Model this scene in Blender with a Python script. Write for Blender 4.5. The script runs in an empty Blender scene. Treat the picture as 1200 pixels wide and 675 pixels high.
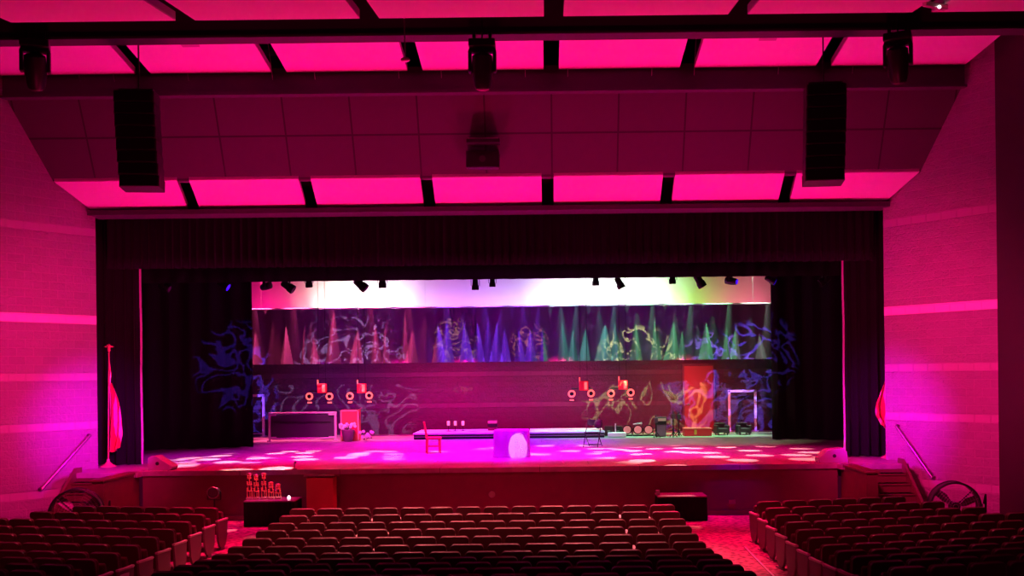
import bpy, bmesh, math, random
from mathutils import Vector, Matrix
random.seed(7)
R = math.radians
sc = bpy.context.scene
COL = sc.collection

# ------------------------------------------------------------------ camera
EYE = Vector((1.4, 0.0, 3.46)); F = 1200.0; ROLL = R(0.65)
cam = bpy.data.cameras.new('camera'); camo = bpy.data.objects.new('camera', cam); COL.objects.link(camo)
cam.sensor_width = 36; cam.lens = 36.0; cam.shift_x = -40/1200; cam.shift_y = 102.5/1200
cam.clip_end = 200
camo.matrix_world = Matrix.Translation(EYE) @ Matrix.Rotation(R(90), 4, 'X') @ Matrix.Rotation(-ROLL, 4, 'Z')
sc.camera = camo

def unroll(px, py):
    u, v = px-640, 440-py
    return u*math.cos(ROLL)+v*math.sin(ROLL), -u*math.sin(ROLL)+v*math.cos(ROLL)
def W(px, py, Y):
    U, V = unroll(px, py); return Vector((EYE.x+U*Y/F, Y, EYE.z+V*Y/F))
def onfloor(px, py, z):
    U, V = unroll(px, py); Y = (z-EYE.z)*F/V; return Vector((EYE.x+U*Y/F, Y, z))
def proj(p):
    U = (p[0]-EYE.x)*F/p[1]; V = (p[2]-EYE.z)*F/p[1]
    return 640+U*math.cos(ROLL)-V*math.sin(ROLL), 440-(U*math.sin(ROLL)+V*math.cos(ROLL))

# ------------------------------------------------------------------ world and exposure
sc.view_settings.view_transform = 'Standard'; sc.view_settings.look = 'None'
sc.view_settings.exposure = 0.0; sc.view_settings.gamma = 1.0; sc.view_settings.use_curve_mapping = False
w = bpy.data.worlds.new('world'); sc.world = w; w.use_nodes = True
w.node_tree.nodes['Background'].inputs[0].default_value = (1.0, 0.0, 0.25, 1)
w.node_tree.nodes['Background'].inputs[1].default_value = 0.035
sc.cycles.use_denoising = True
sc.cycles.max_bounces = 5; sc.cycles.diffuse_bounces = 3
sc.cycles.sample_clamp_indirect = 4.0
sc.cycles.caustics_reflective = False; sc.cycles.caustics_refractive = False

# ------------------------------------------------------------------ lights
def spot(name, loc, tgt, color, energy, angle=60, blend=0.6, radius=0.12, pattern=None, scale=6.0, th=0.25, rnd=0.8, seed=0.0):
    l = bpy.data.lights.new(name, 'SPOT'); l.color = color; l.energy = energy
    l.spot_size = R(angle); l.spot_blend = blend; l.shadow_soft_size = radius
    o = bpy.data.objects.new(name, l); COL.objects.link(o); o.location = loc
    o.rotation_euler = (Vector(tgt)-Vector(loc)).to_track_quat('-Z', 'Y').to_euler()
    if pattern:
        l.use_nodes = True; nt = l.node_tree; n = nt.nodes; em = n['Emission']
        tc = n.new('ShaderNodeTexCoord'); sp = n.new('ShaderNodeSeparateXYZ'); nt.links.new(tc.outputs['Normal'], sp.inputs[0])
        dx = n.new('ShaderNodeMath'); dx.operation = 'DIVIDE'; dy = n.new('ShaderNodeMath'); dy.operation = 'DIVIDE'
        nt.links.new(sp.outputs[0], dx.inputs[0]); nt.links.new(sp.outputs[2], dx.inputs[1])
        nt.links.new(sp.outputs[1], dy.inputs[0]); nt.links.new(sp.outputs[2], dy.inputs[1])
        cb = n.new('ShaderNodeCombineXYZ'); nt.links.new(dx.outputs[0], cb.inputs[0]); nt.links.new(dy.outputs[0], cb.inputs[1])
        cb.inputs[2].default_value = seed
        mp = n.new('ShaderNodeMapRange'); mp.interpolation_type = 'SMOOTHSTEP'
        if pattern == 'dots':
            t = n.new('ShaderNodeTexVoronoi'); t.inputs['Scale'].default_value = scale; t.inputs['Randomness'].default_value = rnd
            ad = n.new('ShaderNodeVectorMath'); ad.operation = 'ADD'; ad.inputs[1].default_value = (seed*3.1, seed*1.7, 0)
            t.voronoi_dimensions = '2D'
            nt.links.new(cb.outputs[0], ad.inputs[0]); nt.links.new(ad.outputs[0], t.inputs['Vector'])
            val = t.outputs['Distance']
            mp.inputs[1].default_value = th; mp.inputs[2].default_value = th*1.12
        else:
            t = n.new('ShaderNodeTexNoise'); t.inputs['Scale'].default_value = scale; t.inputs['Detail'].default_value = 1.0
            t.inputs['Distortion'].default_value = 1.4
            nt.links.new(cb.outputs[0], t.inputs['Vector'])
            sb = n.new('ShaderNodeMath'); sb.operation = 'SUBTRACT'; sb.inputs[1].default_value = 0.5
            ab = n.new('ShaderNodeMath'); ab.operation = 'ABSOLUTE'
            nt.links.new(t.outputs[0], sb.inputs[0]); nt.links.new(sb.outputs[0], ab.inputs[0]); val = ab.outputs[0]
            mp.inputs[1].default_value = th*0.55; mp.inputs[2].default_value = th
        nt.links.new(val, mp.inputs[0]); mp.inputs[3].default_value = 1.0; mp.inputs[4].default_value = 0.0
        nt.links.new(mp.outputs[0], em.inputs['Strength'])
    return o

PINK = (1.0, 0.0, 0.13); HOT = (1.0, 0.0, 0.42); MAG = (1.0, 0.0, 0.75); RED = (1.0, 0.0, 0.045)
# unseen spots added to wash the ceiling panels from below
for x in (-7.5, -2.5, 2.5, 7.5):
    spot('house_up_fill', (x, 23.2, 1.4), (x*1.02, 23.0, 11), PINK, 1500, 110, 1.0, 0.3)
    spot('apron_up_fill', (x, 24.9, 1.25), (x, 25.3, 8), HOT, 700, 80, 1.0, 0.2)
for x in (-6, 0, 6):
    spot('row_up_fill', (x, 16.5, 3.0), (x, 17.3, 9.6), PINK, 330, 120, 1.0, 0.3)
# wall washes
for s in (-1, 1):
    spot('corner_wash', (s*7.6, 23.2, 2.6), (s*10.1, 25.9, 2.2), (0.8, 0.0, 1.0), 900, 66, 1.0, 0.2)
    spot('wall_wash', (s*6.6, 20.2, 4.0), (s*11.0, 24.6, 3.2), (1.0, 0.006, 0.19), 2700, 90, 1.0, 0.3)
# red front light on the apron, the stairs, the aisles and the front rows
for s in (-1, 1):
    spot('apron_down_light', (s*7.0, 25.2, 7.3), (s*7.0, 25.3, 1.2), RED, 2600, 62, 0.9, 0.1)
    spot('apron_down_light', (s*2.6, 25.3, 7.3), (s*2.6, 25.5, 1.2), RED, 2600, 75, 0.9, 0.1)
    spot('steps_light', (s*4.5, 20.5, 8.8), (s*9.2, 24.4, 0.8), RED, 130, 26, 0.9, 0.1)
    spot('aisle_light', (s*4.9+0.1, 23.5, 9.6), (s*4.75+0.1, 20.5, 0), (1, 0, 0.09), 8500, 26, 0.8, 0.15)
    spot('row_back_fill', (s*5, 11.5, 9.0), (s*4.5, 21.5, 0), (1, 0, 0.08), 1100, 60, 1.0, 0.4)  # unseen fill added behind the rows for the seat backs
    spot('row_top_light', (s*7.0, 24.0, 8.0), (s*7.8, 19.5, 0.5), (1, 0.05, 0.12), 2600, 50, 1.0, 0.1)
    spot('row_top_light', (s*2.0, 24.5, 9.0), (s*1.9, 19.6, 0.5), (1, 0.16, 0.18), 11500, 42, 1.0, 0.1)
spot('front_wash', (0.5, 18.5, 8.6), (0.0, 25.2, 0.6), (1, 0, 0.12), 800, 45, 1.0, 0.15)
spot('trophy_fill', (-3.2, 20.5, 7.5), W(305, 575, 24.2), (1, 0.05, 0.12), 2200, 9, 0.9, 0.05)  # unseen spot added to make the trophies glint
spot('pit_table_fill', (3.8, 24.0, 7.6), W(800, 581, 24.3), (1, 0.0, 0.2), 900, 18, 0.9, 0.05)  # unseen spots added to brighten the pit table tops
spot('pit_table_fill', (-5.4, 23.6, 7.6), W(315, 584, 24.2), (1, 0.0, 0.2), 900, 14, 0.9, 0.05)
spot('pit_blue', (-5.5, 24.4, 2.2), (-5.3, 24.0, 0), (0.1, 0.0, 1.0), 40, 90, 1, .05)
spot('pit_blue', (5.9, 24.7, 2.2), (6.0, 24.4, 0), (0.1, 0.0, 1.0), 60, 90, 1, .05)
# stage washes from the battens
for x, c, e in ((-7.4, (0.7, 0, 0.6), 3500), (-4.6, (1, 0, 0.30), 6000), (-1.8, (1, 0, 0.75), 9000), (0.8, (0.75, 0, 1), 8500), (3.4, (1, 0, 0.40), 7000), (6.6, (1, 0.0, 0.20), 4500)):
    spot('stage_wash', (x, 27.8, 7.6), (x, 29.3, 1.2), c, e*0.8, 62, 0.9, 0.15)
for x, c, e in ((-5.5, (1, 0, 0.55), 5000), (-2.2, (0.9, 0, 0.9), 7000), (1.0, (0.45, 0, 1), 7000), (4.2, (0.45, 0.22, 0.32), 3600), (7.2, (0.30, 0.26, 0.16), 3200)):
    spot('stage_wash', (x, 32.5, 7.4), (x, 34.2, 1.2), c, e*0.8, 60, 0.9, 0.15)
# wash on the dark back wall
for x, c, e in ((-6.5, (0.30, 0, 0.5), 2200), (-1.5, (1, 0, 0.20), 7000), (2.0, (1, 0, 0.20), 6000), (6.3, (1, 0.03, 0.08), 4500), (-3.8, (1.0, 0, 0.30), 4000)):
    spot('back_wall_wash', (x, 36.6, 3.85), (x, 39.9, 1.5), c, e*0.2, 110, 1.0, 0.15)
# cyclorama lights, very hot
def cyc_col(x):
    K = ((-11, (1, 0.0, 0.22), 1.0), (-8.6, (1, 0.0, 0.22), 1.0), (-7.9, (1, .10, .22), 1.1), (-7.0, (1, .8, .65), 2.4), (-4.9, (1, 0.9, 0.9), 2.6), (-3.6, (0.9, 0.55, 0.95), 1.5), (-2.4, (0.8, 0.28, 0.95), 1.3), (-0.6, (0.7, 0.35, 1), 1.4), (1.0, (0.8, 0.6, 1), 1.6),
         (2.4, (0.9, 1, 0.9), 2.6), (5.4, (0.8, 1, 0.75), 2.5), (6.6, (0.30, 0.85, 0.03), 1.4), (7.6, (0.5, 0.5, 0.05), 1.0), (8.6, (0.8, 0.12, 0.2), 1.0), (12.0, (0.8, 0.10, 0.18), 1.0))
    for (xa, ca, ea), (xb, cb, eb) in zip(K[:-1], K[1:]):
        if xa <= x <= xb:
            t = (x-xa)/(xb-xa); return tuple(p*(1-t)+q*t for p, q in zip(ca, cb)), ea*(1-t)+eb*t
for i in range(27):
    x = -9.7+i*0.75; c, e = cyc_col(x)
    spot('cyclorama_light', (x, 38.1, 4.9), (x, 39.3, 6.3), c, e*(250 if e > 1.9 else 140), 62, 1.0, 0.1)
# down light raking the flared folds of the mid border
for i in range(14):
    x = -9.1+i*1.4
    c = (1, 0.07, 0.26) if x < -2.8 else ((0.22, 0.04, 1) if x < 1.8 else (0.10, 0.55, 0.42) if x < 4.5 else (0.15, 0.65, 0.25))
    if x > 8.5: c = (0.3, 0.4, 0.3)
    spot('border_rake', (x, 37.40, 8.2), (x, 37.36, 4.0), c, 5600, 32, 0.9, 0.04)
for x, c in ((-5, (0.35, 0, 0.8)), (0, (0.2, 0, 1.0)), (5, (0.2, 0.0, 0.8))):
    spot('border_wash', (x, 31, 6.0), (x, 37.5, 5.0), c, 420, 60, 1.0, 0.1)
spot('frame_fill', (-5.0, 31, 5.6), (-5.6, 36.2, 1.9), (1, 0.25, 0.45), 900, 26, 0.9, 0.05)  # unseen spots added to brighten the pale frames
spot('frame_fill', (7.0, 31, 5.4), (8.8, 39.3, 2.3), (0.9, 0.25, 0.9), 900, 14, 0.9, 0.05)
# break-up patterns
spot('gobo_drape', (-3.0, 20.0, 6.6), (-8.5, 33.2, 3.9), (0.14, 0.05, 1.0), 36000, 12, 0.3, 0.02, 'squiggle', 19, 0.05, seed=1)
spot('gobo_drape', (5.0, 20.0, 6.6), (8.5, 35.0, 4.0), (0.15, 0.08, 1.0), 36000, 12, 0.3, 0.02, 'squiggle', 19, 0.05, seed=2)
spot('gobo_drape', (-4.0, 31, 6.0), (-6.2, 39.9, 3.0), (0.45, 0.25, 0.6), 6500, 34, 0.3, 0.02, 'squiggle', 9, 0.035, seed=3)
spot('gobo_drape', (3.6, 31, 6.0), (5.2, 39.9, 2.6), (0.42, 0.46, 0.16), 14000, 30, 0.3, 0.02, 'squiggle', 9, 0.04, seed=4)
spot('gobo_drape', (7.2, 31, 6.0), (7.8, 39.9, 2.6), (0.25, 0.14, 0.8), 6500, 26, 0.3, 0.02, 'squiggle', 9, 0.05, seed=9)
spot('gobo_drape', (-1.9, 31, 6.0), (-1.9, 37.4, 4.7), (0.8, 0.40, 0.2), 3600, 17, 0.3, 0.02, 'squiggle', 16, 0.035, seed=5)
spot('gobo_drape', (0.8, 31, 6.0), (0.8, 37.4, 4.7), (0.9, 0.3, 0.18), 3600, 13, 0.3, 0.02, 'squiggle', 16, 0.035, seed=6)
spot('gobo_drape', (-6.0, 31, 6.0), (-5.5, 37.4, 4.9), (0.3, 0.22, 0.45), 800, 36, 0.3, 0.02, 'squiggle', 12, 0.03, seed=8)
spot('gobo_drape', (5.0, 31, 6.0), (5.0, 37.4, 4.9), (0.3, 0.25, 0.45), 1000, 44, 0.3, 0.02, 'squiggle', 12, 0.03, seed=7)
spot('gobo_floor', (-6.2, 30.7, 6.2), (-6.0, 28.7, 1.23), (1, 0.30, 0.36), 9000, 66, 0.3, 0.03, 'dots', 4.2, 0.24, 0.9, 1)
spot('gobo_floor', (-3.4, 30.7, 6.2), (-3.2, 29.9, 1.23), (1, 0.28, 0.5), 3500, 40, 0.3, 0.03, 'dots', 4.2, 0.24, 0.9, 2)
spot('gobo_floor', (1.6, 31.0, 6.2), (1.4, 30.8, 1.23), (1, 0.45, 0.7), 5500, 50, 0.3, 0.03, 'dots', 4.2, 0.24, 0.9, 3)
spot('gobo_floor', (5.2, 30.7, 6.2), (5.8, 29.0, 1.23), (1, 0.34, 0.36), 9000, 70, 0.3, 0.03, 'dots', 4.2, 0.24, 0.9, 4)
spot('gobo_floor', (-8.0, 29.4, 6.2), (-7.8, 28.0, 1.23), (0.9, 0.4, 0.7), 3000, 40, 0.3, 0.03, 'dots', 4.6, 0.24, 0.9, 5)
spot('table_special', (0.9, 22.6, 7.9), W(607, 516, 27.6), (0.8, 0.6, 0.75), 5000, 3.7, 0.1, 0.01)
spot('table_wash', (-0.5, 21.6, 7.9), W(598, 520, 27.7), (0.16, 0, 1.0), 5500, 10, 0.8, 0.05)

# ------------------------------------------------------------------ materials
MATS = {}
def mat(name, col, rough=0.6, metal=0.0, bump=0.0, bscale=20, vary=0.0, emit=None, estr=0.0, spec=0.5, sheen=0.0):
    if name in MATS: return MATS[name]
    m = bpy.data.materials.new(name); m.use_nodes = True; nt = m.node_tree; b = nt.nodes['Principled BSDF']
    b.inputs['Base Color'].default_value = (*col, 1); b.inputs['Roughness'].default_value = rough; b.inputs['Metallic'].default_value = metal
    b.inputs['Specular IOR Level'].default_value = spec
    if sheen: b.inputs['Sheen Weight'].default_value = sheen
    if bump or vary:
        tc = nt.nodes.new('ShaderNodeTexCoord'); n = nt.nodes.new('ShaderNodeTexNoise'); n.inputs['Scale'].default_value = bscale; n.inputs['Detail'].default_value = 4
        nt.links.new(tc.outputs['Object'], n.inputs['Vector'])
        if bump:
            bp = nt.nodes.new('ShaderNodeBump'); bp.inputs['Strength'].default_value = bump; bp.inputs['Distance'].default_value = 0.03
            nt.links.new(n.outputs[0], bp.inputs['Height']); nt.links.new(bp.outputs[0], b.inputs['Normal'])
        if vary:
            r = nt.nodes.new('ShaderNodeMixRGB'); r.inputs[1].default_value = (*[c*(1-vary) for c in col], 1); r.inputs[2].default_value = (*[min(1, c*(1+vary)) for c in col], 1)
            nt.links.new(n.outputs[0], r.inputs[0]); nt.links.new(r.outputs[0], b.inputs['Base Color'])
    if emit: b.inputs['Emission Color'].default_value = (*emit, 1); b.inputs['Emission Strength'].default_value = estr
    MATS[name] = m; return m

M_PANEL = mat('white_acoustic_panel', (0.82, 0.82, 0.82), 0.8, vary=0.04, bscale=0.7)
M_DARKCEIL = mat('dark_ceiling_paint', (0.02, 0.02, 0.02), 0.9)
M_BEAM = mat('dark_beam', (0.055, 0.05, 0.06), 0.8)  # near-black tone shared by the beams and header strip
M_EDGE = mat('panel_edge', (0.5, 0.5, 0.5), 0.7)
M_VELVET = mat('black_velour', (0.011, 0.009, 0.012), 0.95, bump=0.15, bscale=60, sheen=0.04, spec=0.05)
M_VELVET2 = mat('black_border_cloth', (0.012, 0.010, 0.013), 0.98, spec=0.05)
M_MIDB = mat('dark_flared_border_cloth', (0.14, 0.12, 0.14), 0.95, spec=0.1)
M_CYC = mat('white_cyclorama_cloth', (0.8, 0.8, 0.8), 0.95, spec=0.1)
M_SEAT = mat('maroon_fabric', (0.10, 0.022, 0.028), 0.85, bump=0.2, bscale=90, vary=0.15)
M_SHELL = mat('maroon_plastic_back', (0.085, 0.02, 0.026), 0.42, vary=0.1, bscale=8)
M_ARM = mat('highlit_armrest', (0.75, 0.68, 0.66), 0.3)  # armrest highlights put into the pale base colour
M_STD = mat('seat_standard_paint', (0.20, 0.15, 0.16), 0.55)
M_BLACK = mat('black_paint', (0.015, 0.015, 0.017), 0.5)
M_BLACKM = mat('black_metal', (0.03, 0.03, 0.033), 0.35, 0.6)
M_METAL = mat('brushed_metal', (0.55, 0.52, 0.5), 0.3, 0.9)
M_WHITE = mat('white_paint', (0.8, 0.8, 0.8), 0.5)
M_WOOD = mat('stained_wood', (0.13, 0.06, 0.045), 0.38, vary=0.2, bscale=6)
M_REDP = mat('red_paint', (0.6, 0.04, 0.04), 0.5)
M_GOLD = mat('gold_plastic', (0.95, 0.6, 0.3), 0.2, 0.25)
M_LENS = mat('glass_lens', (0.3, 0.3, 0.32), 0.08, 0.7)
M_LAMPRED = mat('red_lit_lens', (0.9, 0.2, 0.15), 0.4, emit=(1, 0.12, 0.10), estr=1.6)
M_LAMPBLUE = mat('blue_lit_lens', (0.1, 0.1, 0.9), 0.4, emit=(0.02, 0.0, 1.0), estr=1.6)
M_LAMPWHITE = mat('white_lit_point', (1, 1, 1), 0.4, emit=(1, 0.75, 0.8), estr=3)
M_REDGEL = mat('red_gel_frame', (0.75, 0.04, 0.05), 0.5, emit=(1, 0.0, 0.03), estr=0.35)

def carpet():
    m = bpy.data.materials.new('house_carpet'); m.use_nodes = True; nt = m.node_tree; b = nt.nodes['Principled BSDF']
    tc = nt.nodes.new('ShaderNodeTexCoord'); n = nt.nodes.new('ShaderNodeTexVoronoi'); n.inputs['Scale'].default_value = 9
    n2 = nt.nodes.new('ShaderNodeTexNoise'); n2.inputs['Scale'].default_value = 30; n2.inputs['Detail'].default_value = 5
    nt.links.new(tc.outputs['Object'], n.inputs['Vector']); nt.links.new(tc.outputs['Object'], n2.inputs['Vector'])
    a = nt.nodes.new('ShaderNodeMath'); a.operation = 'MULTIPLY'; nt.links.new(n.outputs['Distance'], a.inputs[0]); nt.links.new(n2.outputs[0], a.inputs[1])
    r = nt.nodes.new('ShaderNodeValToRGB'); r.color_ramp.elements[0].color = (0.10, 0.05, 0.06, 1); r.color_ramp.elements[0].position = 0.05
    r.color_ramp.elements[1].color = (0.46, 0.26, 0.27, 1); r.color_ramp.elements[1].position = 0.35
    nt.links.new(a.outputs[0], r.inputs[0]); nt.links.new(r.outputs[0], b.inputs['Base Color']); b.inputs['Roughness'].default_value = 0.95
    return m
def stage_floor_mat():
    m = bpy.data.materials.new('painted_stage_boards'); m.use_nodes = True; nt = m.node_tree; b = nt.nodes['Principled BSDF']
    tc = nt.nodes.new('ShaderNodeTexCoord'); br = nt.nodes.new('ShaderNodeTexBrick')
    br.inputs['Scale'].default_value = 1; br.inputs['Brick Width'].default_value = 2.44; br.inputs['Row Height'].default_value = 1.22; br.inputs['Mortar Size'].default_value = 0.006
    br.inputs['Color1'].default_value = (0.40, 0.38, 0.38, 1); br.inputs['Color2'].default_value = (0.35, 0.33, 0.33, 1); br.inputs['Mortar'].default_value = (0.06, 0.06, 0.06, 1)
    nt.links.new(tc.outputs['Object'], br.inputs['Vector'])
    n = nt.nodes.new('ShaderNodeTexNoise'); n.inputs['Scale'].default_value = 3; n.inputs['Detail'].default_value = 8
    mx = nt.nodes.new('ShaderNodeMixRGB'); mx.blend_type = 'MULTIPLY'; mx.inputs[0].default_value = 0.6
    cr = nt.nodes.new('ShaderNodeValToRGB'); cr.color_ramp.elements[0].position = 0.35; cr.color_ramp.elements[0].color = (0.55, 0.55, 0.55, 1); cr.color_ramp.elements[1].position = 0.6
    nt.links.new(tc.outputs['Object'], n.inputs['Vector']); nt.links.new(n.outputs[0], cr.inputs[0])
    nt.links.new(br.outputs[0], mx.inputs[1]); nt.links.new(cr.outputs[0], mx.inputs[2]); nt.links.new(mx.outputs[0], b.inputs['Base Color'])
    b.inputs['Roughness'].default_value = 0.42; return m
def block_wall_mat(name, light_band=True, base=(0.42, 0.40, 0.40), mort=1.12):
    """split-face concrete block: horizontal coordinate in X (object space), height in Z"""
    m = bpy.data.materials.new(name); m.use_nodes = True; nt = m.node_tree; b = nt.nodes['Principled BSDF']; N = nt.nodes; L = nt.links
    tc = N.new('ShaderNodeTexCoord'); sp = N.new('ShaderNodeSeparateXYZ'); L.new(tc.outputs['Object'], sp.inputs[0])
    cb = N.new('ShaderNodeCombineXYZ'); L.new(sp.outputs[0], cb.inputs[0]); L.new(sp.outputs[2], cb.inputs[1])
    br = N.new('ShaderNodeTexBrick'); br.inputs['Scale'].default_value = 1; br.inputs['Brick Width'].default_value = 0.406; br.inputs['Row Height'].default_value = 0.203
    br.inputs['Mortar Size'].default_value = 0.012; br.inputs['Mortar Smooth'].default_value = 0.2
    br.inputs['Color1'].default_value = (*base, 1); br.inputs['Color2'].default_value = (*[c*0.92 for c in base], 1); br.inputs['Mortar'].default_value = (*[min(1, c*mort) for c in base], 1)
    L.new(cb.outputs[0], br.inputs['Vector'])
    def band(z0, z1):
        g = N.new('ShaderNodeMath'); g.operation = 'GREATER_THAN'; g.inputs[1].default_value = z0; L.new(sp.outputs[2], g.inputs[0])
        l = N.new('ShaderNodeMath'); l.operation = 'LESS_THAN'; l.inputs[1].default_value = z1; L.new(sp.outputs[2], l.inputs[0])
        k = N.new('ShaderNodeMath'); k.operation = 'MULTIPLY'; L.new(g.outputs[0], k.inputs[0]); L.new(l.outputs[0], k.inputs[1]); return k.outputs[0]
    def add(a, c):
        k = N.new('ShaderNodeMath'); k.operation = 'MAXIMUM'; L.new(a, k.inputs[0]); L.new(c, k.inputs[1]); return k.outputs[0]
    smooth = add(band(3.45, 3.654), add(band(2.233, 2.436), add(band(0.609, 0.812), band(7.105, 7.308))))
    col = br.outputs[0]
    if light_band:
        lb = band(4.88, 5.10)
        mx = N.new('ShaderNodeMixRGB'); mx.inputs[2].default_value = (0.95, 0.93, 0.93, 1); L.new(lb, mx.inputs[0]); L.new(col, mx.inputs[1]); col = mx.outputs[0]
        smooth = add(smooth, lb)
    mx2 = N.new('ShaderNodeMixRGB'); mx2.inputs[2].default_value = (*[min(1, c*0.97) for c in base], 1); L.new(smooth, mx2.inputs[0]); L.new(br.outputs[0], mx2.inputs[1])
    if light_band:
        mx3 = N.new('ShaderNodeMixRGB'); mx3.inputs[2].default_value = (0.95, 0.93, 0.93, 1); L.new(lb, mx3.inputs[0]); L.new(mx2.outputs[0], mx3.inputs[1]); L.new(mx3.outputs[0], b.inputs['Base Color'])
    else: L.new(mx2.outputs[0], b.inputs['Base Color'])
    n = N.new('ShaderNodeTexNoise'); n.inputs['Scale'].default_value = 14; n.inputs['Detail'].default_value = 8; n.inputs['Roughness'].default_value = 0.7; L.new(tc.outputs['Object'], n.inputs['Vector'])
    inv = N.new('ShaderNodeMath'); inv.operation = 'SUBTRACT'; inv.inputs[0].default_value = 1; L.new(smooth, inv.inputs[1])
    k = N.new('ShaderNodeMath'); k.operation = 'MULTIPLY'; L.new(n.outputs[0], k.inputs[0]); L.new(inv.outputs[0], k.inputs[1])
    f = N.new('ShaderNodeMath'); f.operation = 'MULTIPLY_ADD'; f.inputs[1].default_value = -0.35; L.new(br.outputs['Fac'], f.inputs[0]); L.new(k.outputs[0], f.inputs[2])
    bp = N.new('ShaderNodeBump'); bp.inputs['Strength'].default_value = 1.0; bp.inputs['Distance'].default_value = 0.085
    L.new(f.outputs[0], bp.inputs['Height']); L.new(bp.outputs[0], b.inputs['Normal']); b.inputs['Roughness'].default_value = 0.8
    return m
def seam_mat(name, base, sx, sz, line):
    m = bpy.data.materials.new(name); m.use_nodes = True; nt = m.node_tree; b = nt.nodes['Principled BSDF']
    tc = nt.nodes.new('ShaderNodeTexCoord'); sp = nt.nodes.new('ShaderNodeSeparateXYZ'); nt.links.new(tc.outputs['Object'], sp.inputs[0])
    cb = nt.nodes.new('ShaderNodeCombineXYZ'); nt.links.new(sp.outputs[0], cb.inputs[0]); nt.links.new(sp.outputs[2], cb.inputs[1])
    br = nt.nodes.new('ShaderNodeTexBrick'); br.offset = 0; br.inputs['Scale'].default_value = 1; br.inputs['Brick Width'].default_value = sx; br.inputs['Row Height'].default_value = sz
    br.inputs['Mortar Size'].default_value = 0.022; br.inputs['Color1'].default_value = (*base, 1); br.inputs['Color2'].default_value = (*[c*.9 for c in base], 1); br.inputs['Mortar'].default_value = (*line, 1)
    nt.links.new(cb.outputs[0], br.inputs['Vector']); nt.links.new(br.outputs[0], b.inputs['Base Color']); b.inputs['Roughness'].default_value = 0.8
    return m
M_CARPET = carpet(); M_STAGE = stage_floor_mat()
M_BLOCK = block_wall_mat('split_face_block'); M_BLOCKD = block_wall_mat('dark_painted_block', False, (0.10, 0.095, 0.10), 1.0)
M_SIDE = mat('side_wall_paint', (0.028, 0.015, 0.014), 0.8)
M_BULK = seam_mat('grey_bulkhead_panels', (0.09, 0.08, 0.085), 1.6, 0.93, (0.025, 0.02, 0.025))
M_FASCIA = mat('stained_stage_fascia', (0.165, 0.085, 0.08), 0.6, vary=0.15, bscale=3)

# ------------------------------------------------------------------ mesh helpers
def box(bm, c, s, rot=None, bev=0.0):
    r = bmesh.ops.create_cube(bm, size=1.0); vs = r['verts']
    M = Matrix.Translation(Vector(c)) @ (rot.to_4x4() if rot is not None else Matrix.Identity(4)) @ Matrix.Diagonal((s[0], s[1], s[2], 1))
    bmesh.ops.transform(bm, matrix=M, verts=vs)
    if bev:
        es = list({e for v in vs for e in v.link_edges}); bmesh.ops.bevel(bm, geom=es, offset=bev, segments=2, affect='EDGES', profile=0.5)
def cyl(bm, p0, p1, r0, r1=None, n=12, cap=True):
    p0 = Vector(p0); p1 = Vector(p1); r1 = r0 if r1 is None else r1; d = p1-p0
    r = bmesh.ops.create_cone(bm, cap_ends=cap, segments=n, radius1=r0, radius2=r1, depth=d.length)
    bmesh.ops.transform(bm, matrix=Matrix.Translation((p0+p1)/2) @ d.to_track_quat('Z', 'Y').to_matrix().to_4x4(), verts=r['verts'])
def sph(bm, c, r, s=(1, 1, 1), n=10):
    q = bmesh.ops.create_uvsphere(bm, u_segments=n, v_segments=max(6, n//2+1), radius=r)
    bmesh.ops.transform(bm, matrix=Matrix.Translation(Vector(c)) @ Matrix.Diagonal((*s, 1)), verts=q['verts'])
def tube(bm, pts, r, n=8):
    for a, b in zip(pts[:-1], pts[1:]): cyl(bm, a, b, r, n=n)
    for p in pts[1:-1]: sph(bm, p, r, n=8)
def prism(bm, poly, d, M=None, bev=0.0):
    """polygon in local XZ, extruded along +Y by d"""
    vs = [bm.verts.new((p[0], 0, p[1])) for p in poly]; f = bm.faces.new(vs)
    e = bmesh.ops.extrude_face_region(bm, geom=[f]); nv = [g for g in e['geom'] if isinstance(g, bmesh.types.BMVert)]
    bmesh.ops.translate(bm, verts=nv, vec=(0, d, 0)); allv = vs+nv
    if bev:
        es = [ed for ed in {e2 for v in allv for e2 in v.link_edges} if abs(ed.verts[0].co.y-ed.verts[1].co.y) < 1e-6]
        rb = bmesh.ops.bevel(bm, geom=es, offset=bev, segments=2, affect='EDGES', profile=0.5)
        allv = list({v for v in bm.verts if v in set(rb['verts'])} | {v for v in allv if v.is_valid})
    if M is not None: bmesh.ops.transform(bm, matrix=M, verts=allv)
def lathe(bm, prof, c=(0, 0, 0), n=16):
    rings = []
    for r, z in prof:
        rings.append([bm.verts.new((c[0]+r*math.cos(2*math.pi*i/n), c[1]+r*math.sin(2*math.pi*i/n), c[2]+z)) for i in range(n)])
    for a, b in zip(rings[:-1], rings[1:]):
        for i in range(n): bm.faces.new((a[i], a[(i+1) % n], b[(i+1) % n], b[i]))
    bm.faces.new(rings[0][::-1]); bm.faces.new(rings[-1])
def torus(bm, c, R0, r, axis='Y', n=40, k=8):
    vs = []
    for i in range(n):
        a = 2*math.pi*i/n; row = []
        for j in range(k):
            b = 2*math.pi*j/k; rr = R0+r*math.cos(b)
            p = (rr*math.cos(a), r*math.sin(b), rr*math.sin(a)) if axis == 'Y' else (rr*math.cos(a), rr*math.sin(a), r*math.sin(b))
            row.append(bm.verts.new((c[0]+p[0], c[1]+p[1], c[2]+p[2])))
        vs.append(row)
    for i in range(n):
        for j in range(k): bm.faces.new((vs[i][j], vs[(i+1) % n][j], vs[(i+1) % n][(j+1) % k], vs[i][(j+1) % k]))
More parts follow.
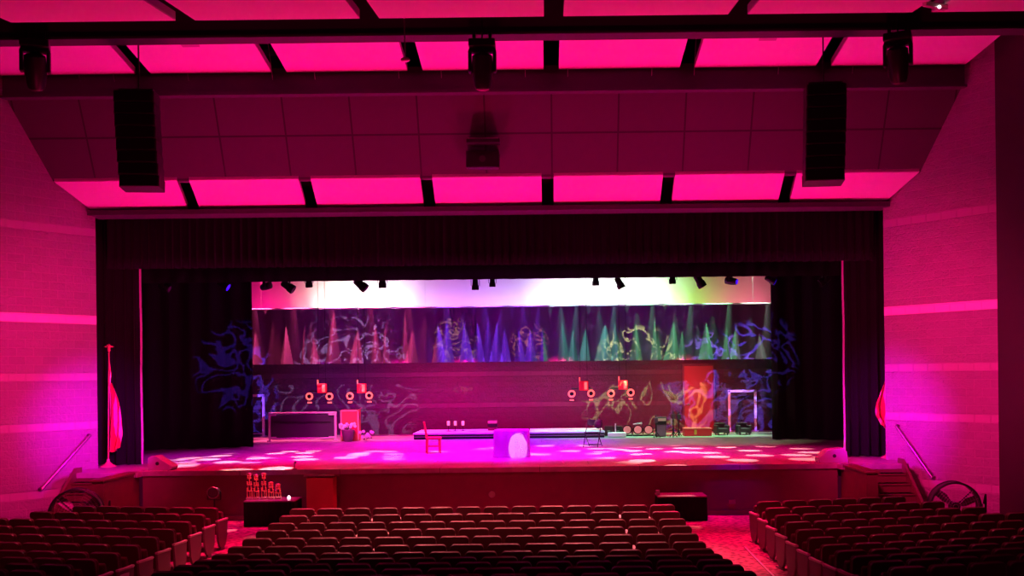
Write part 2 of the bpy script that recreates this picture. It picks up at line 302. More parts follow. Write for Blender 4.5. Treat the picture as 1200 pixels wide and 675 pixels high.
def obj(name, bm, m, parent=None, loc=(0, 0, 0), rot=None, smooth=False):
    bmesh.ops.recalc_face_normals(bm, faces=bm.faces)
    me = bpy.data.meshes.new(name); bm.to_mesh(me); bm.free()
    if m is not None: me.materials.append(m)
    if smooth:
        for p in me.polygons: p.use_smooth = True
        try: me.set_sharp_from_angle(angle=R(40))
        except Exception: pass
    o = bpy.data.objects.new(name, me); COL.objects.link(o); o.location = loc
    if rot is not None: o.rotation_euler = rot
    if parent is not None: o.parent = parent
    return o
def tag(o, label, cat, group=None):
    o['label'] = label; o['category'] = cat
    if group: o['group'] = group
    return o
def thing(name, label, cat, loc=(0, 0, 0), rz=0.0, group=None):
    o = bpy.data.objects.new(name, None); COL.objects.link(o); o.location = loc; o.rotation_euler = (0, 0, rz); o.empty_display_size = 0.1
    return tag(o, label, cat, group)
def struct(name, bm, m, **k):
    o = obj(name, bm, m, **k); o['kind'] = 'structure'; return o
def nb(): return bmesh.new()
def dup(root, loc, rz, label, group=None):
    r = root.copy(); COL.objects.link(r); r.location = loc; r.rotation_euler = (0, 0, rz); r['label'] = label
    if group: r['group'] = group
    for ch in list(root.children):
        c = ch.copy(); COL.objects.link(c); c.parent = r
        for g in ch.children:
            d = g.copy(); COL.objects.link(d); d.parent = c
    return r
ORD = ['zeroth', 'first', 'second', 'third', 'fourth', 'fifth', 'sixth', 'seventh', 'eighth', 'ninth', 'tenth', 'eleventh', 'twelfth', 'thirteenth', 'fourteenth']

# ------------------------------------------------------------------ the house floor
ROW_Y = [20.8-0.806*k for k in range(13)]
ROW_H = [2.64, 2.67, 2.70, 2.715, 2.73, 2.735, 2.715, 2.66, 2.59, 2.52, 2.45, 2.38, 2.31]
SEAT_H = 0.86
def fz(y):
    if y >= 23.0: return 0.0
    ys = [23.0]+ROW_Y; zs = [0.0]+[EYE.z-h-SEAT_H for h in ROW_H]
    for a in range(len(ys)-1):
        if ys[a] >= y >= ys[a+1]:
            t = (ys[a]-y)/(ys[a]-ys[a+1]); return zs[a]*(1-t)+zs[a+1]*t
    return zs[-1]+(ys[-1]-y)*0.085
bm = nb(); prev = None
ysamp = [26.0, 23.0]+[21.6-0.4*i for i in range(55)]
for y in ysamp:
    cur = [bm.verts.new((-13.5, y, fz(y))), bm.verts.new((13.5, y, fz(y)))]
    if prev: bm.faces.new((prev[0], prev[1], cur[1], cur[0]))
    prev = cur
struct('floor', bm, M_CARPET)
STG = 1.23
# ------------------------------------------------------------------ the stage platform
bm = nb()
box(bm, (0, 33.1, STG-0.06), (27, 15.0, 0.12)); box(bm, (0, 25.29, STG-0.06), (17.0, 0.62, 0.12))
box(bm, (-9.3, 25.15, STG-0.06), (1.65, 0.9, 0.12)); box(bm, (9.3, 25.15, STG-0.06), (1.65, 0.9, 0.12))
struct('stage_floor', bm, M_STAGE)
bm = nb(); box(bm, (0, 25.2, 0.555), (17.0, 0.3, 1.11)); box(bm, (0, 25.02, 0.06), (17.0, 0.06, 0.12))
struct('trim_1', bm, M_FASCIA)
bm = nb(); box(bm, (0, 25.01, STG-0.05), (17.0, 0.05, 0.06)); struct('trim_2', bm, M_WOOD)
for s in (-1, 1):
    side = 'left' if s < 0 else 'right'
    t = thing('stage_steps', 'red-stained wooden steps with low side wall at the %s end of the stage' % side, 'steps', (s*8.7, 23.0, 0))
    # cheek wall beside the steps
    bm = nb(); box(bm, (0, 1.0, 0.59), (0.26, 2.0, 1.18)); obj('side_wall', bm, M_WOOD, t)
    bm = nb(); box(bm, (0, 0.98, 1.205), (0.32, 2.06, 0.05), bev=0.01); obj('cap_rail', bm, M_WOOD, t)
    bm = nb(); box(bm, (s*0.7, 2.15, 0.555), (1.2, 0.9, 1.10)); obj('platform_side', bm, M_WOOD, t)
    n = 6
    for k in range(n-1):
        z = STG*(n-1-k)/n; y1 = 1.7-0.3*k; bm = nb()
        xo = 1.12
        box(bm, (s*(0.13+xo/2), y1-0.15, z/2), (xo, 0.3, z)); box(bm, (s*(0.13+xo/2), y1-0.16, z-0.02), (xo, 0.34, 0.04), bev=0.008)
        obj('step', bm, M_WOOD, t)
    bm = nb(); prism(bm, [(-0.05, 0.0), (0.35, 0.0), (2.0, STG-0.1), (2.0, STG+0.12), (1.72, STG+0.12), (0.05, 0.18), (-0.05, 0.12)], 0.07)
    o = obj('stringer', bm, M_WOOD, t)
    # laid along the splay wall
    o.location = (s*1.29+0.035, 0.0, 0); o.rotation_euler = (0, 0, R(90))

# ------------------------------------------------------------------ walls
def wall_seg(name, p0, p1, z0, z1, th, m, away):
    p0 = Vector((*p0, 0)); p1 = Vector((*p1, 0)); d = p1-p0; L = d.length; bm = nb()
    box(bm, (L/2, away*th/2, (z0+z1)/2), (L, th, z1-z0))
    return struct(name, bm, m, loc=p0, rot=(0, 0, math.atan2(d.y, d.x)))
wall_seg('wall_left', (-11.8, 23.56), (-10.0, 26.0), -0.3, 11.6, 0.3, M_BLOCK, 1)
wall_seg('wall_right', (10.0, 26.0), (11.8, 23.56), -0.3, 11.6, 0.3, M_BLOCK, 1)
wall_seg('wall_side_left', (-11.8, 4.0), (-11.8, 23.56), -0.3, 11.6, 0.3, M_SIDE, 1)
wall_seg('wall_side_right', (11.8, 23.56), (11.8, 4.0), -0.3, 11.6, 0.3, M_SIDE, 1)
bm = nb(); box(bm, (0, 26.15, 9.65), (20.6, 0.3, 4.0)); struct('wall_front', bm, M_DARKCEIL)
for s in (-1, 1):   # masonry behind the house curtain
    bm = nb(); box(bm, (s*11.9, 27.35, 6.0), (3.6, 0.2, 12.0)); struct('wall_proscenium_'+('left' if s < 0 else 'right'), bm, M_DARKCEIL)
    bm = nb(); box(bm, (s*13.4, 33.8, 6.0), (0.2, 12.8, 12.0)); struct('wall_stage_'+('left' if s < 0 else 'right'), bm, M_DARKCEIL)
bm = nb(); box(bm, (0, 0, 5.4), (27, 0.2, 12)); struct('wall_back', bm, M_BLOCKD, loc=(0, 40.1, 0))
bm = nb(); box(bm, (0, 22, 11.75), (27.5, 37, 0.2)); struct('ceiling', bm, M_DARKCEIL)
# sloped bulkhead and beams
bm = nb()
a0, a1 = 25.15, 24.25
vs = [bm.verts.new(v) for v in ((-10.95, a0, 8.32), (10.95, a0, 8.32), (11.4, a1, 10.12), (-11.4, a1, 10.12))]; bm.faces.new(vs)
vs = [bm.verts.new(v) for v in ((-10.95, a0+.15, 8.32), (10.95, a0+.15, 8.32), (11.4, a1+.15, 10.12), (-11.4, a1+.15, 10.12))]; bm.faces.new(vs)
bmesh.ops.bridge_loops(bm, edges=[e for e in bm.edges])
ob = struct('ceiling_bulkhead', bm, M_BULK)
bm = nb(); box(bm, (0, 24.28, 10.47), (22.7, 0.26, 0.62)); box(bm, (0, 24.2, 10.15), (22.7, 0.4, 0.06)); struct('ceiling_beam', bm, M_BEAM)
bm = nb(); box(bm, (0, 21.3, 10.95), (23.4, 0.25, 0.9)); box(bm, (0, 21.3, 10.52), (23.4, 0.42, 0.05)); struct('ceiling_beam', bm, M_BEAM)
bm = nb(); box(bm, (0, 26.1, 7.68), (20.2, 0.7, 0.12)); struct('trim_3', bm, M_BEAM)

# ------------------------------------------------------------------ ceiling panels (clouds)
def cloud(x0, x1, xf0, xf1, yn, zn, yf, zf, label, th=0.10, cabs=None):
    """near edge (yn, zn) x0..x1, far edge (yf, zf) xf0..xf1"""
    c = Vector(((x0+x1)/2, (yn+yf)/2, (zn+zf)/2)); t = thing('ceiling_panel', label, 'ceiling panel', c, group='white acoustic panels hung under the ceiling')
    P = [Vector(v)-c for v in ((x0, yn, zn), (x1, yn, zn), (xf1, yf, zf), (xf0, yf, zf))]
    up = Vector((0, 0, th)); bm = nb()
    a = [bm.verts.new(p) for p in P]; b = [bm.verts.new(p+up*0.3) for p in P]
    bm.faces.new(a); bm.faces.new(b[::-1])
    for i in range(4): bm.faces.new((a[i], a[(i+1) % 4], b[(i+1) % 4], b[i]))
    obj('panel_face', bm, M_PANEL, t)
    bm = nb(); a = [bm.verts.new(p+up*0.31) for p in P]; b = [bm.verts.new(p+up*1.6) for p in P]
    bm.faces.new(a); bm.faces.new(b[::-1])
    for i in range(4): bm.faces.new((a[i], a[(i+1) % 4], b[(i+1) % 4], b[i]))
    obj('edge_frame', bm, M_EDGE, t)
    if cabs:
        for cx in cabs:
            bm = nb(); cyl(bm, (cx-c.x, yn+.1-c.y, zn-c.z+.1), (cx-c.x, 23.6-c.y, 11.6-c.z), 0.009, n=5)
            obj('suspension_cable', bm, M_METAL, t)
    return t
def gaprow(gaps, yn, zn, yf, zf, g, rowname, wallfit, vents=()):
    n = len(gaps)-1
    for i in range(n):
        x0, x1 = gaps[i], gaps[i+1]
        if i == 0: xn0, xf0 = -wallfit(yn), -wallfit(yf)
        else: xn0 = xf0 = x0+g/2
        if i == n-1: xn1, xf1 = wallfit(yn), wallfit(yf)
        else: xn1 = xf1 = x1-g/2
        pos = ORD[i+1]+' from the left' if i < n-1 else 'rightmost'
        cabs = [xn0+.35, xn1-.35] if 'lowest' in rowname and 0 < i < n-1 else None
        if 'lowest' in rowname and i in (0, n-1): cabs = [xn0+1.1, xn1-1.1]
        t = cloud(xn0, xn1, xf0, xf1, yn, zn, yf, zf, 'white acoustic ceiling panel lit hot pink, %s in the %s' % (pos, rowname), cabs=cabs)
        if i in vents:
            c = t.location; tt = 0.22; y = yn+(yf-yn)*tt; z = zn+(zf-zn)*tt
            bm = nb(); sl = (zf-zn)/(yf-yn)
            box(bm, ((x0+x1)/2-c.x, y-c.y, z-c.z-0.015), (0.38, 0.42, 0.03), rot=Matrix.Rotation(math.atan(sl), 3, 'X'))
            o = obj('air_vent', bm, mat('vent_grey', (0.45, 0.42, 0.42), 0.7), t); o['label'] = 'square grey vent plate'
wf = lambda y: min(11.7, 10+0.7377*(26-y))-0.06
gl = [-99, -7.45, -4.47, -1.49, 1.49, 4.47, 7.45, 99]; gaprow(gl, 25.1, 8.34, 25.88, 7.76, 0.30, 'lowest row', wf)
gm = [-99, -8.0, -4.8, -1.6, 1.6, 4.8, 8.0, 99]; gaprow(gm, 22.1, 10.97, 24.1, 10.66, 0.36, 'middle row', wf, vents=(1, 5))
g0 = [-99, -8.0, -4.8, -1.6, 1.6, 4.8, 8.0, 99]; gaprow(g0, 15.3, 9.40, 17.8, 9.70, 0.34, 'top row', lambda y: 11.7)
# strip fixture in the top row
t = thing('strip_light', 'small metal strip light between two panels in the top row, at right', 'light fixture', W(1096, 8, 17.2))
bm = nb(); box(bm, (0, 0, 0.02), (0.5, 0.09, 0.08), rot=Matrix.Rotation(R(25), 3, 'Z'), bev=0.01); obj('housing', bm, M_METAL, t)
bm = nb(); sph(bm, (0.05, -0.05, -0.02), 0.03); obj('lamp', bm, M_LAMPWHITE, t)

# ------------------------------------------------------------------ curtains
def curtain(name, pts, z0, z1, m, label, cat='curtain', amp=0.09, wl=0.32, group=None, flare=0.0, nz=5, seed=1, parent=None, hem=None):
    """pleated cloth following the pts polyline (x, y)"""
    rnd = random.Random(seed); path = []; L = 0
    P = [Vector((a, b, 0)) for a, b in pts]; step = wl/8
    for a, b in zip(P[:-1], P[1:]):
        d = b-a; n = max(2, int(d.length/step)); u = d.normalized(); nrm = Vector((u.y, -u.x, 0))
        for i in range(n): path.append((a+d*i/n, nrm, L+d.length*i/n))
        L += d.length
    path.append((P[-1], nrm, L))
    ph = 0; offs = []; last = 0
    for p, nr, s in path:
        ph += (s-last)/wl*2*math.pi*rnd.uniform(0.8, 1.2); last = s
        offs.append(math.sin(ph)+0.35*math.sin(ph*0.37+1))
    c = P[0].copy(); c.z = z0; bm = nb(); rows = []
    for j in range(nz+1):
        t = j/nz; zz = z0+(z1-z0)*t; a = amp*(1-0.45*t)
        rows.append([bm.verts.new(p+nr*(a*o+flare*(1-t))+Vector((0, 0, zz))-c) for (p, nr, s), o in zip(path, offs)])
    for r0, r1 in zip(rows[:-1], rows[1:]):
        for i in range(len(r0)-1): bm.faces.new((r0[i], r0[i+1], r1[i+1], r1[i]))
    o = obj(name, bm, m, parent, loc=c, smooth=True)
    md = o.modifiers.new('thick', 'SOLIDIFY'); md.thickness = 0.015
    if label: tag(o, label, cat, group)
    return o
curtain('valance', [(-10.0, 26.7), (10.0, 26.7)], 6.36, 7.9, M_VELVET, 'long black pleated velour valance across the top of the stage opening', amp=0.07, wl=0.22, seed=2)
for s in (-1, 1):
    side = 'left' if s < 0 else 'right'
    xi = -9.22 if s < 0 else 9.22
    o = curtain('house_curtain', [(s*10.7, 26.9), (xi, 26.9)] if s < 0 else [(xi, 26.9), (s*10.7, 26.9)], STG+0.02, 7.8, M_VELVET, 'black pleated house curtain gathered at the %s front edge of the stage' % side, amp=0.10, wl=0.26, seed=3+s)
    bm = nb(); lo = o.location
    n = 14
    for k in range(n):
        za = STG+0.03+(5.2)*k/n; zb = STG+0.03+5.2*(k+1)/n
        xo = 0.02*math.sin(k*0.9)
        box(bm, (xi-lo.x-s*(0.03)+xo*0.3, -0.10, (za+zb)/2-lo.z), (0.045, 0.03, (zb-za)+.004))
    e = obj('lit_edge_strip', bm, mat('lit_edge_tone', (0.55, 0.5, 0.52), 0.8), o); e['label'] = 'pale strip standing for the lit curtain edge'  # stage light along the curtain edge, put into a pale strip
# second black portal (border and legs just behind the valance)
curtain('black_border', [(-11.0, 30.0), (11.0, 30.0)], W(600, 327, 30).z, 8.3, M_VELVET2, 'flat black border hanging behind the valance above the cyclorama lights', amp=0.03, wl=0.5, seed=8)
curtain('masking_drape', [(-11.6, 29.5), (-10.3, 29.5)], STG+0.02, 8.0, M_VELVET2, 'narrow black masking drape just behind the left house curtain', amp=0.06, seed=11)
curtain('masking_drape', [(10.3, 29.5), (11.6, 29.5)], STG+0.02, 8.0, M_VELVET2, 'narrow black masking drape just behind the right house curtain', amp=0.06, seed=12)
xl = W(297, 523, 33.4).x; xr = W(905, 515.5, 34.2).x
curtain('side_curtain', [(-13.2, 32.4), (-11.3, 32.5), (xl, 33.4)], STG+0.02, 8.2, M_VELVET, 'wide black pleated side curtain at the left behind the stage opening', amp=0.13, wl=0.62, seed=14)
curtain('side_curtain', [(xr, 34.2), (xr+1.0, 34.2), (11.0, 33.6), (13.2, 33.0)], STG+0.02, 8.2, M_VELVET, 'wide black pleated side curtain at the right behind the stage opening', amp=0.13, wl=0.62, seed=15)
# battens
for y, z, nm in ((31.0, 6.85, 'batten hidden behind the black border carrying the stage lights'), (37.5, W(600, 360, 37.5).z+0.03, 'pipe along the top edge of the flared border')):
    bm = nb(); cyl(bm, (-12.0, 0, 0), (12.0, 0, 0), 0.03, n=8)
    if True:
        for cx in (-9, -3, 3, 9): cyl(bm, (cx, 0, 0), (cx, 0, 11.648-z), 0.008, n=5)
    if y > 35:
        tag(obj('batten', bm, mat('pale_pipe', (0.7, 0.7, 0.7), 0.5), loc=(0, y, z)), 'pale pipe along the top edge of the flared border', 'pipe')
    else: tag(obj('batten', bm, M_BLACKM, loc=(0, y, z)), 'black pipe behind the border from which the stage lights hang', 'pipe')
for y, z, lab in ((30.0, 8.3, 'black pipe along the top of the flat black border'), (36.0, 7.15, 'black pipe from which the red lamp clusters hang'), (39.3, 9.6, 'black pipe along the top of the white cyclorama')):
    bm = nb(); cyl(bm, (-11.5, 0, 0), (11.5, 0, 0), 0.03, n=8)
    for cx in (-9, -3, 3, 9): cyl(bm, (cx, 0, 0), (cx, 0, 11.648-z), 0.008, n=5)
    tag(obj('batten', bm, M_BLACKM, loc=(0, y, z)), lab, 'pipe')
# cyclorama
ZC = W(600, 360, 37.5).z
curtain('cyclorama', [(-11.5, 39.3), (11.5, 39.3)], 4.1, 9.6, M_CYC, 'white cyclorama cloth brightly lit across the back above the dark border', amp=0.012, wl=1.6, seed=21, nz=3)
# flared border: pointed folds that swell outwards at the hem
def flared_border():
    z1 = ZC; z0 = W(600, 424, 37.5).z; H = z1-z0; bm = nb(); x0, x1 = -11.5, 11.5
    rnd = random.Random(5); cones = []
    pxs = [(300,8,.6),(335,9,.75),(357,5,.9),(368,7,.5),(392,12,.95),(420,10,.75),(440,9,.72),(452,6,.7),(475,8,.95),(484,9,.6),(513,11,.8),(524,10,.75),(545,12,.75),(559,9,.85),(573,8,.85),(583,12,.75),(592,9,.65),(608,9,.6),(622,10,.6),(636,6,.65),
           (659,9,.75),(672,7,.6),(687,10,.7),(710,13,.7),(721,8,.72),(745,10,.68),(768,9,.8),(790,12,.7),(800,7,.6),(828,11,.75),(852,7,.6),(863,9,.65),(890,8,.5)]
    for px, wd, hh in pxs:
        cones.append((W(px, 424, 37.5).x, wd*1.35*37.5/1200*rnd.uniform(.8, 1.0), hh, rnd.uniform(-.4, .4), rnd.uniform(.75, 1.25)))
    nx, nz = 760, 26; rows = []
    for j in range(nz+1):
        t = j/nz; row = []
        for i in range(nx+1):
            x = x0+(x1-x0)*i/nx; y = 0.03*math.sin(x*9)+0.02*math.sin(x*4.3+1)
            for cx, wd, hh, sk, am in cones:
                if t < hh:
                    q = 1-t/hh; ww = wd*0.62*q; dx = (x-cx-sk*wd*0.5*q)/max(ww, 1e-4)
                    if abs(dx) < 1: y -= am*0.40*(q**1.2)*(1-abs(dx)**1.8)*min(1.3, wd/0.35)
            row.append(bm.verts.new((x, y, H*t)))
        rows.append(row)
    for r0, r1 in zip(rows[:-1], rows[1:]):
        for i in range(nx): bm.faces.new((r0[i], r0[i+1], r1[i+1], r1[i]))
    o = obj('flared_border', bm, M_MIDB, loc=(0, 37.5, z0), smooth=True)
    tag(o, 'dark border cloth with pointed flared folds lit red, blue and green', 'curtain')
flared_border()

# ------------------------------------------------------------------ door and small plates on the back wall
t = bpy.data.objects.new('door_1', None); COL.objects.link(t); t['kind'] = 'structure'
pd0 = W(801, 470, 39.95); pd1 = W(837, 470, 39.95); zt = W(820, 428, 39.95).z; t.location = ((pd0.x+pd1.x)/2, 39.97, STG)
dw = pd1.x-pd0.x; dh = zt-STG
bm = nb(); box(bm, (0, -0.02, dh/2), (dw-0.08, 0.05, dh-0.05), bev=0.006); obj('door_leaf', bm, mat('red_door_paint', (0.30, 0.07, 0.06), 0.5), t)
bm = nb()
for sx in (-1, 1): box(bm, (sx*(dw/2), -0.03, dh/2), (0.07, 0.1, dh))
box(bm, (0, -0.03, dh+0.02), (dw+0.07, 0.1, 0.07)); obj('door_frame', bm, mat('dark_frame', (0.1, 0.07, 0.07), 0.5), t)
bm = nb(); cyl(bm, (-dw/2+0.12, -0.05, 1.05), (-dw/2+0.12, -0.11, 1.05), 0.02); cyl(bm, (-dw/2+0.12, -0.11, 1.05), (-dw/2+0.24, -0.11, 1.05), 0.014); obj('door_handle', bm, M_METAL, t)
for px, py, lab in ((576.5, 579.5, 'small round cable plate on the dark stage front, centre'), (858, 588, 'small pale socket plate low on the stage front, at right')):
    p = W(px, py, 25.03); bm = nb()
    if px < 600: torus(bm, (0, 0, 0), 0.07, 0.012, n=20, k=6); cyl(bm, (0, 0.0, 0), (0, 0.03, 0), 0.065, n=16)
    else: box(bm, (0, 0, 0), (0.16, 0.03, 0.10), bev=0.006)
    tag(obj('socket_plate', bm, M_METAL, loc=(p.x, 25.03, p.z)), lab, 'socket')

# ------------------------------------------------------------------ house audio and rigging
def line_array(px, py0, py1, side):
    Y = 21.7; p0 = W(px, py0, Y); p1 = W(px, py1, Y); H = p0.z-p1.z; n = 8; h = H/n
    t = thing('line_array_speaker', 'tall black hanging speaker stack at %s above the stage' % side, 'speaker', (p0.x, Y, p1.z))
    s = 1 if p0.x < 0 else -1
    t.rotation_euler = (0, 0, R(6)*(-s)*-1)
    for k in range(n):
        tz = H-h*(k+0.5); ang = R(0.6*k+1.0); yo = -0.004*k*k+0.1; bm = nb()
        prism(bm, [(-0.41, -h*0.48), (0.41, -h*0.48), (0.41, h*0.48), (-0.41, h*0.48)], 0.5, Matrix.Translation((0, -yo-0.25+0.02*k, tz)) @ Matrix.Rotation(-ang, 4, 'X'), bev=0.012)
        c = obj('speaker_box', bm, M_BLACK, t)
        bm = nb()
        box(bm, (0, -yo-0.27+0.02*k, tz), (0.77, 0.03, h*0.86), rot=Matrix.Rotation(-ang, 3, 'X')); obj('grille', bm, M_VELVET2, c)
    bm = nb(); box(bm, (0, 0.05, H+0.05), (0.7, 0.5, 0.05)); cyl(bm, (0, 0.05, H+0.06), (0, 0.05, 11.66-t.location.z), 0.018, n=6); obj('flying_frame', bm, M_BLACKM, t)
line_array(162, 111, 219, 'the left'); line_array(965.5, 103, 212, 'the right')

def moving_head(px, py, Y, label, tilt, pan, scale=1.0, lens=None, topz=None, group=None, blue=False):
    """base plate up, yoke, barrel head; origin at the clamp"""
    p = W(px, py, Y); t = thing('moving_head_light', label, 'stage light', p, pan, group)
    S = scale
    bm = nb(); box(bm, (0, 0, -0.06*S), (0.40*S, 0.30*S, 0.12*S), bev=0.02*S); obj('base', bm, M_BLACKM, t)
    bm = nb(); 
    for sx in (-1, 1): cyl(bm, (sx*0.12*S, 0, 0), (sx*0.12*S, 0, 0.12*S), 0.025*S, n=8); box(bm, (sx*0.12*S, 0, 0.09*S), (0.05*S, 0.07*S, 0.1*S))
    if topz: cyl(bm, (0, 0, 0), (0, 0, topz-p.z), 0.02, n=6)
    obj('clamp', bm, M_BLACKM, t)
    bm = nb(); box(bm, (0, 0, -0.15*S), (0.40*S, 0.14*S, 0.06*S), bev=0.015*S)
    for sx in (-1, 1): box(bm, (sx*0.185*S, 0, -0.31*S), (0.055*S, 0.13*S, 0.34*S), bev=0.02*S)
    obj('yoke', bm, M_BLACKM, t)
    hd = Matrix.Translation((0, 0, -0.40*S)) @ Matrix.Rotation(tilt, 4, 'X')
    bm = nb(); prof = [(0.10, 0.20), (0.15, 0.17), (0.158, 0.05), (0.155, -0.10), (0.13, -0.27), (0.115, -0.31)]
    lathe(bm, [(r*S, z*S) for r, z in prof], n=18); bmesh.ops.transform(bm, matrix=hd, verts=bm.verts)
    h = obj('head', bm, M_BLACKM, t, smooth=True)
    bm = nb(); lathe(bm, [(0.10*S, -0.312*S), (0.095*S, -0.33*S), (0.05*S, -0.345*S)], n=16); bmesh.ops.transform(bm, matrix=hd, verts=bm.verts)
    obj('lens', bm, lens or M_LENS, h, smooth=True)
    return t
BZ = 11.64
moving_head(41, 48, 20.75, 'black moving head light hanging in the upper left corner', R(24), R(20), 1.35, topz=BZ)
moving_head(565, 48, 20.75, 'black moving head light hanging at the top centre, facing the stage', R(12), 0, 1.35, topz=BZ, lens=mat('purple_lens', (0.5, 0.2, 0.4), 0.15, 0.3))
moving_head(1052, 40, 20.75, 'black moving head light hanging in the upper right corner', R(20), R(-25), 1.35, topz=BZ)
# hanging microphone rod
p = W(472, 27, 19.5); q = W(475, 70, 19.5)
t = thing('hanging_microphone', 'thin hanging rod microphone near the top, left of the central moving light', 'microphone', q)
bm = nb(); cyl(bm, (0, 0, 0.03), (p.x-q.x, 0, 11.6-q.z), 0.012, n=6); obj('rod', bm, M_METAL, t)
bm = nb(); sph(bm, (0, 0, 0), 0.06, (1.6, 1, 0.8)); obj('capsule', bm, M_METAL, t, smooth=True)
# projector box on the bulkhead
p = W(566, 188, 24.72)
t = thing('projector', 'black projector box on the bulkhead above the stage centre', 'projector', p)
bm = nb(); box(bm, (0, -0.02, 0), (0.80, 0.3, 0.42), bev=0.03); obj('housing', bm, M_BLACK, t)
bm = nb(); cyl(bm, (0, -0.16, 0), (0, -0.20, 0), 0.08, n=16); obj('lens', bm, M_LENS, t)
p = W(566.5, 166.5, 24.52)
t = thing('bracket_tray', 'thin dark bracket tray just above the black projector box', 'bracket', p)
bm = nb(); box(bm, (0, -0.02, 0), (0.80, 0.3, 0.09), bev=0.01); obj('tray', bm, M_BLACK, t)
bm = nb(); box(bm, (0, -0.18, 0.055), (0.72, 0.02, 0.02)); obj('lip', bm, M_METAL, t)

# ------------------------------------------------------------------ stage lights under the black border
def par_can(px, py, Y, label, tilt, pan, S=1.0, lens=None, topz=6.88):
    p = W(px, py, Y); t = thing('par_light', label, 'stage light', p, pan, 'stage lights hanging under the black border')
    hd = Matrix.Rotation(tilt, 4, 'X')
    bm = nb(); lathe(bm, [(0.06*S, 0.20*S), (0.09*S, 0.17*S), (0.10*S, 0), (0.12*S, -0.03*S), (0.12*S, -0.16*S)], n=16); bmesh.ops.transform(bm, matrix=hd, verts=bm.verts)
    h = obj('can', bm, M_BLACKM, t, smooth=True)
    bm = nb(); cyl(bm, (0, 0, -0.161*S), (0, 0, -0.168*S), 0.105*S, n=16); bmesh.ops.transform(bm, matrix=hd, verts=bm.verts); obj('lens', bm, lens or M_LENS, h)
    bm = nb()
    for sx in (-1, 1): box(bm, (sx*0.14*S, 0, 0.09*S), (0.015, 0.04*S, 0.24*S))
    box(bm, (0, 0, 0.21*S), (0.29*S, 0.04*S, 0.015)); cyl(bm, (0, 0, 0.2*S), (0, 0, topz-p.z), 0.015, n=6); obj('yoke', bm, M_BLACKM, t)
    return t
Yb = 31.0
G = 'stage lights hanging under the black border'
moving_head(313, 324, Yb, 'black moving head with blue lamp at the left end of the white cloth', R(80), R(60), 0.72, lens=M_LAMPBLUE, topz=6.85, group=G)
par_can(338, 336, Yb, 'tilted black par light, second fixture from the left before the white cloth', R(-55), R(90), 1.15)
par_can(362, 331, Yb, 'small upright par light, third fixture from the left before the white cloth', R(10), 0, 0.9)
par_can(423, 334, Yb, 'tilted par light, left one of the pair before the white glare', R(-50), R(90), 1.2)
par_can(448, 331, Yb, 'upright par light, right one of the pair before the white glare', R(8), 0, 1.0)
par_can(557, 334, Yb, 'upright par light hanging left of centre before the lilac cloth', R(5), 0, 0.9)
par_can(577, 331, Yb, 'small upright par light just right of the one left of centre', R(5), 0, 0.8)
par_can(698, 329, Yb, 'small upright par light, first of the fixtures right of centre', R(5), 0, 0.9)
par_can(726, 332, Yb, 'tilted par light, second of the fixtures right of centre', R(-25), R(90), 1.0)
par_can(788, 327, Yb, 'small upright par light, third of the fixtures right of centre', R(5), 0, 0.9)
par_can(820, 330, Yb, 'tilted par light hanging before the lime green patch', R(-30), R(90), 1.15)
moving_head(855, 318, Yb, 'black moving head with blue lamp before the salmon pink patch', R(-80), R(60), 0.72, lens=M_LAMPBLUE, topz=6.85, group=G)
par_can(903, 328, Yb, 'blue glowing par light at the right end of the white cloth', R(-60), R(90), 0.9, lens=M_LAMPBLUE)
par_can(262, 334, Yb, 'blue glowing par light before the left side curtain', R(-60), R(90), 1.0, lens=M_LAMPBLUE)
par_can(193, 336, Yb, 'dark par light with a white glint before the left side curtain', R(-60), R(90), 1.0, lens=M_LENS)
par_can(966, 329, Yb, 'dark par light hanging before the right side curtain', R(60), R(90), 1.0)

# ------------------------------------------------------------------ hanging red lamp clusters near the back
def cluster(px, label, pb, lamps):
    Y = 36.0; p = W(pb[0], pb[1], Y)
    t = thing('hanging_lamp_cluster', label, 'stage light', p, group='hanging red lamp clusters at the back')
    bm = nb(); box(bm, (0, 0, 0), (0.32, 0.16, 0.34), bev=0.02); bx = obj('lamp_box', bm, M_REDGEL, t)
    bm = nb(); box(bm, (0.07, -0.09, 0.0), (0.10, 0.02, 0.26)); box(bm, (-0.14, -0.05, 0.2), (0.04, 0.04, 0.2)); obj('reflector', bm, M_LAMPRED, bx)
    bm = nb(); cyl(bm, (-0.12, 0, 0.15), (-0.12, 0, 7.15-p.z), 0.008, n=5); cyl(bm, (0.12, 0, 0.15), (0.12, 0, 7.15-p.z), 0.008, n=5); obj('cable', bm, M_BLACKM, t)
    for lx, ly in lamps:
        q = W(lx, ly, Y)-p; bm = nb()
        torus(bm, (q.x, -0.06, q.z), 0.10, 0.035, n=20, k=8); l = obj('round_lamp', bm, M_LAMPRED, t, smooth=True)
        bm = nb(); sph(bm, (q.x, 0.0, q.z), 0.14, (1, 0.7, 1), n=12); obj('lamp_housing', bm, M_BLACKM, l, smooth=True)
        bm = nb(); box(bm, (q.x, -0.03, q.z-0.22), (0.14, 0.05, 0.05)); obj('tag_plate', bm, M_LAMPRED, l)
    bm = nb(); a = W(lamps[0][0], lamps[0][1]-6, Y)-p; b = W(lamps[-1][0], lamps[-1][1]-6, Y)-p
    cyl(bm, (a.x, 0.03, a.z), (b.x, 0.03, b.z), 0.02, n=6)
    for lx, ly in lamps:
        q = W(lx, ly, Y)-p; cyl(bm, (q.x, 0.03, q.z), (q.x, 0.03, a.z), 0.012, n=6)
    obj('cross_bar', bm, M_BLACKM, t)
cluster(0, 'hanging red box lamp with two round lamps, farthest left', (377.5, 455), [(363, 464.5), (386.5, 464.5)])
cluster(0, 'hanging red box lamp with two round lamps, second from the left', (424, 455), [(410.5, 464), (433, 463.5)])
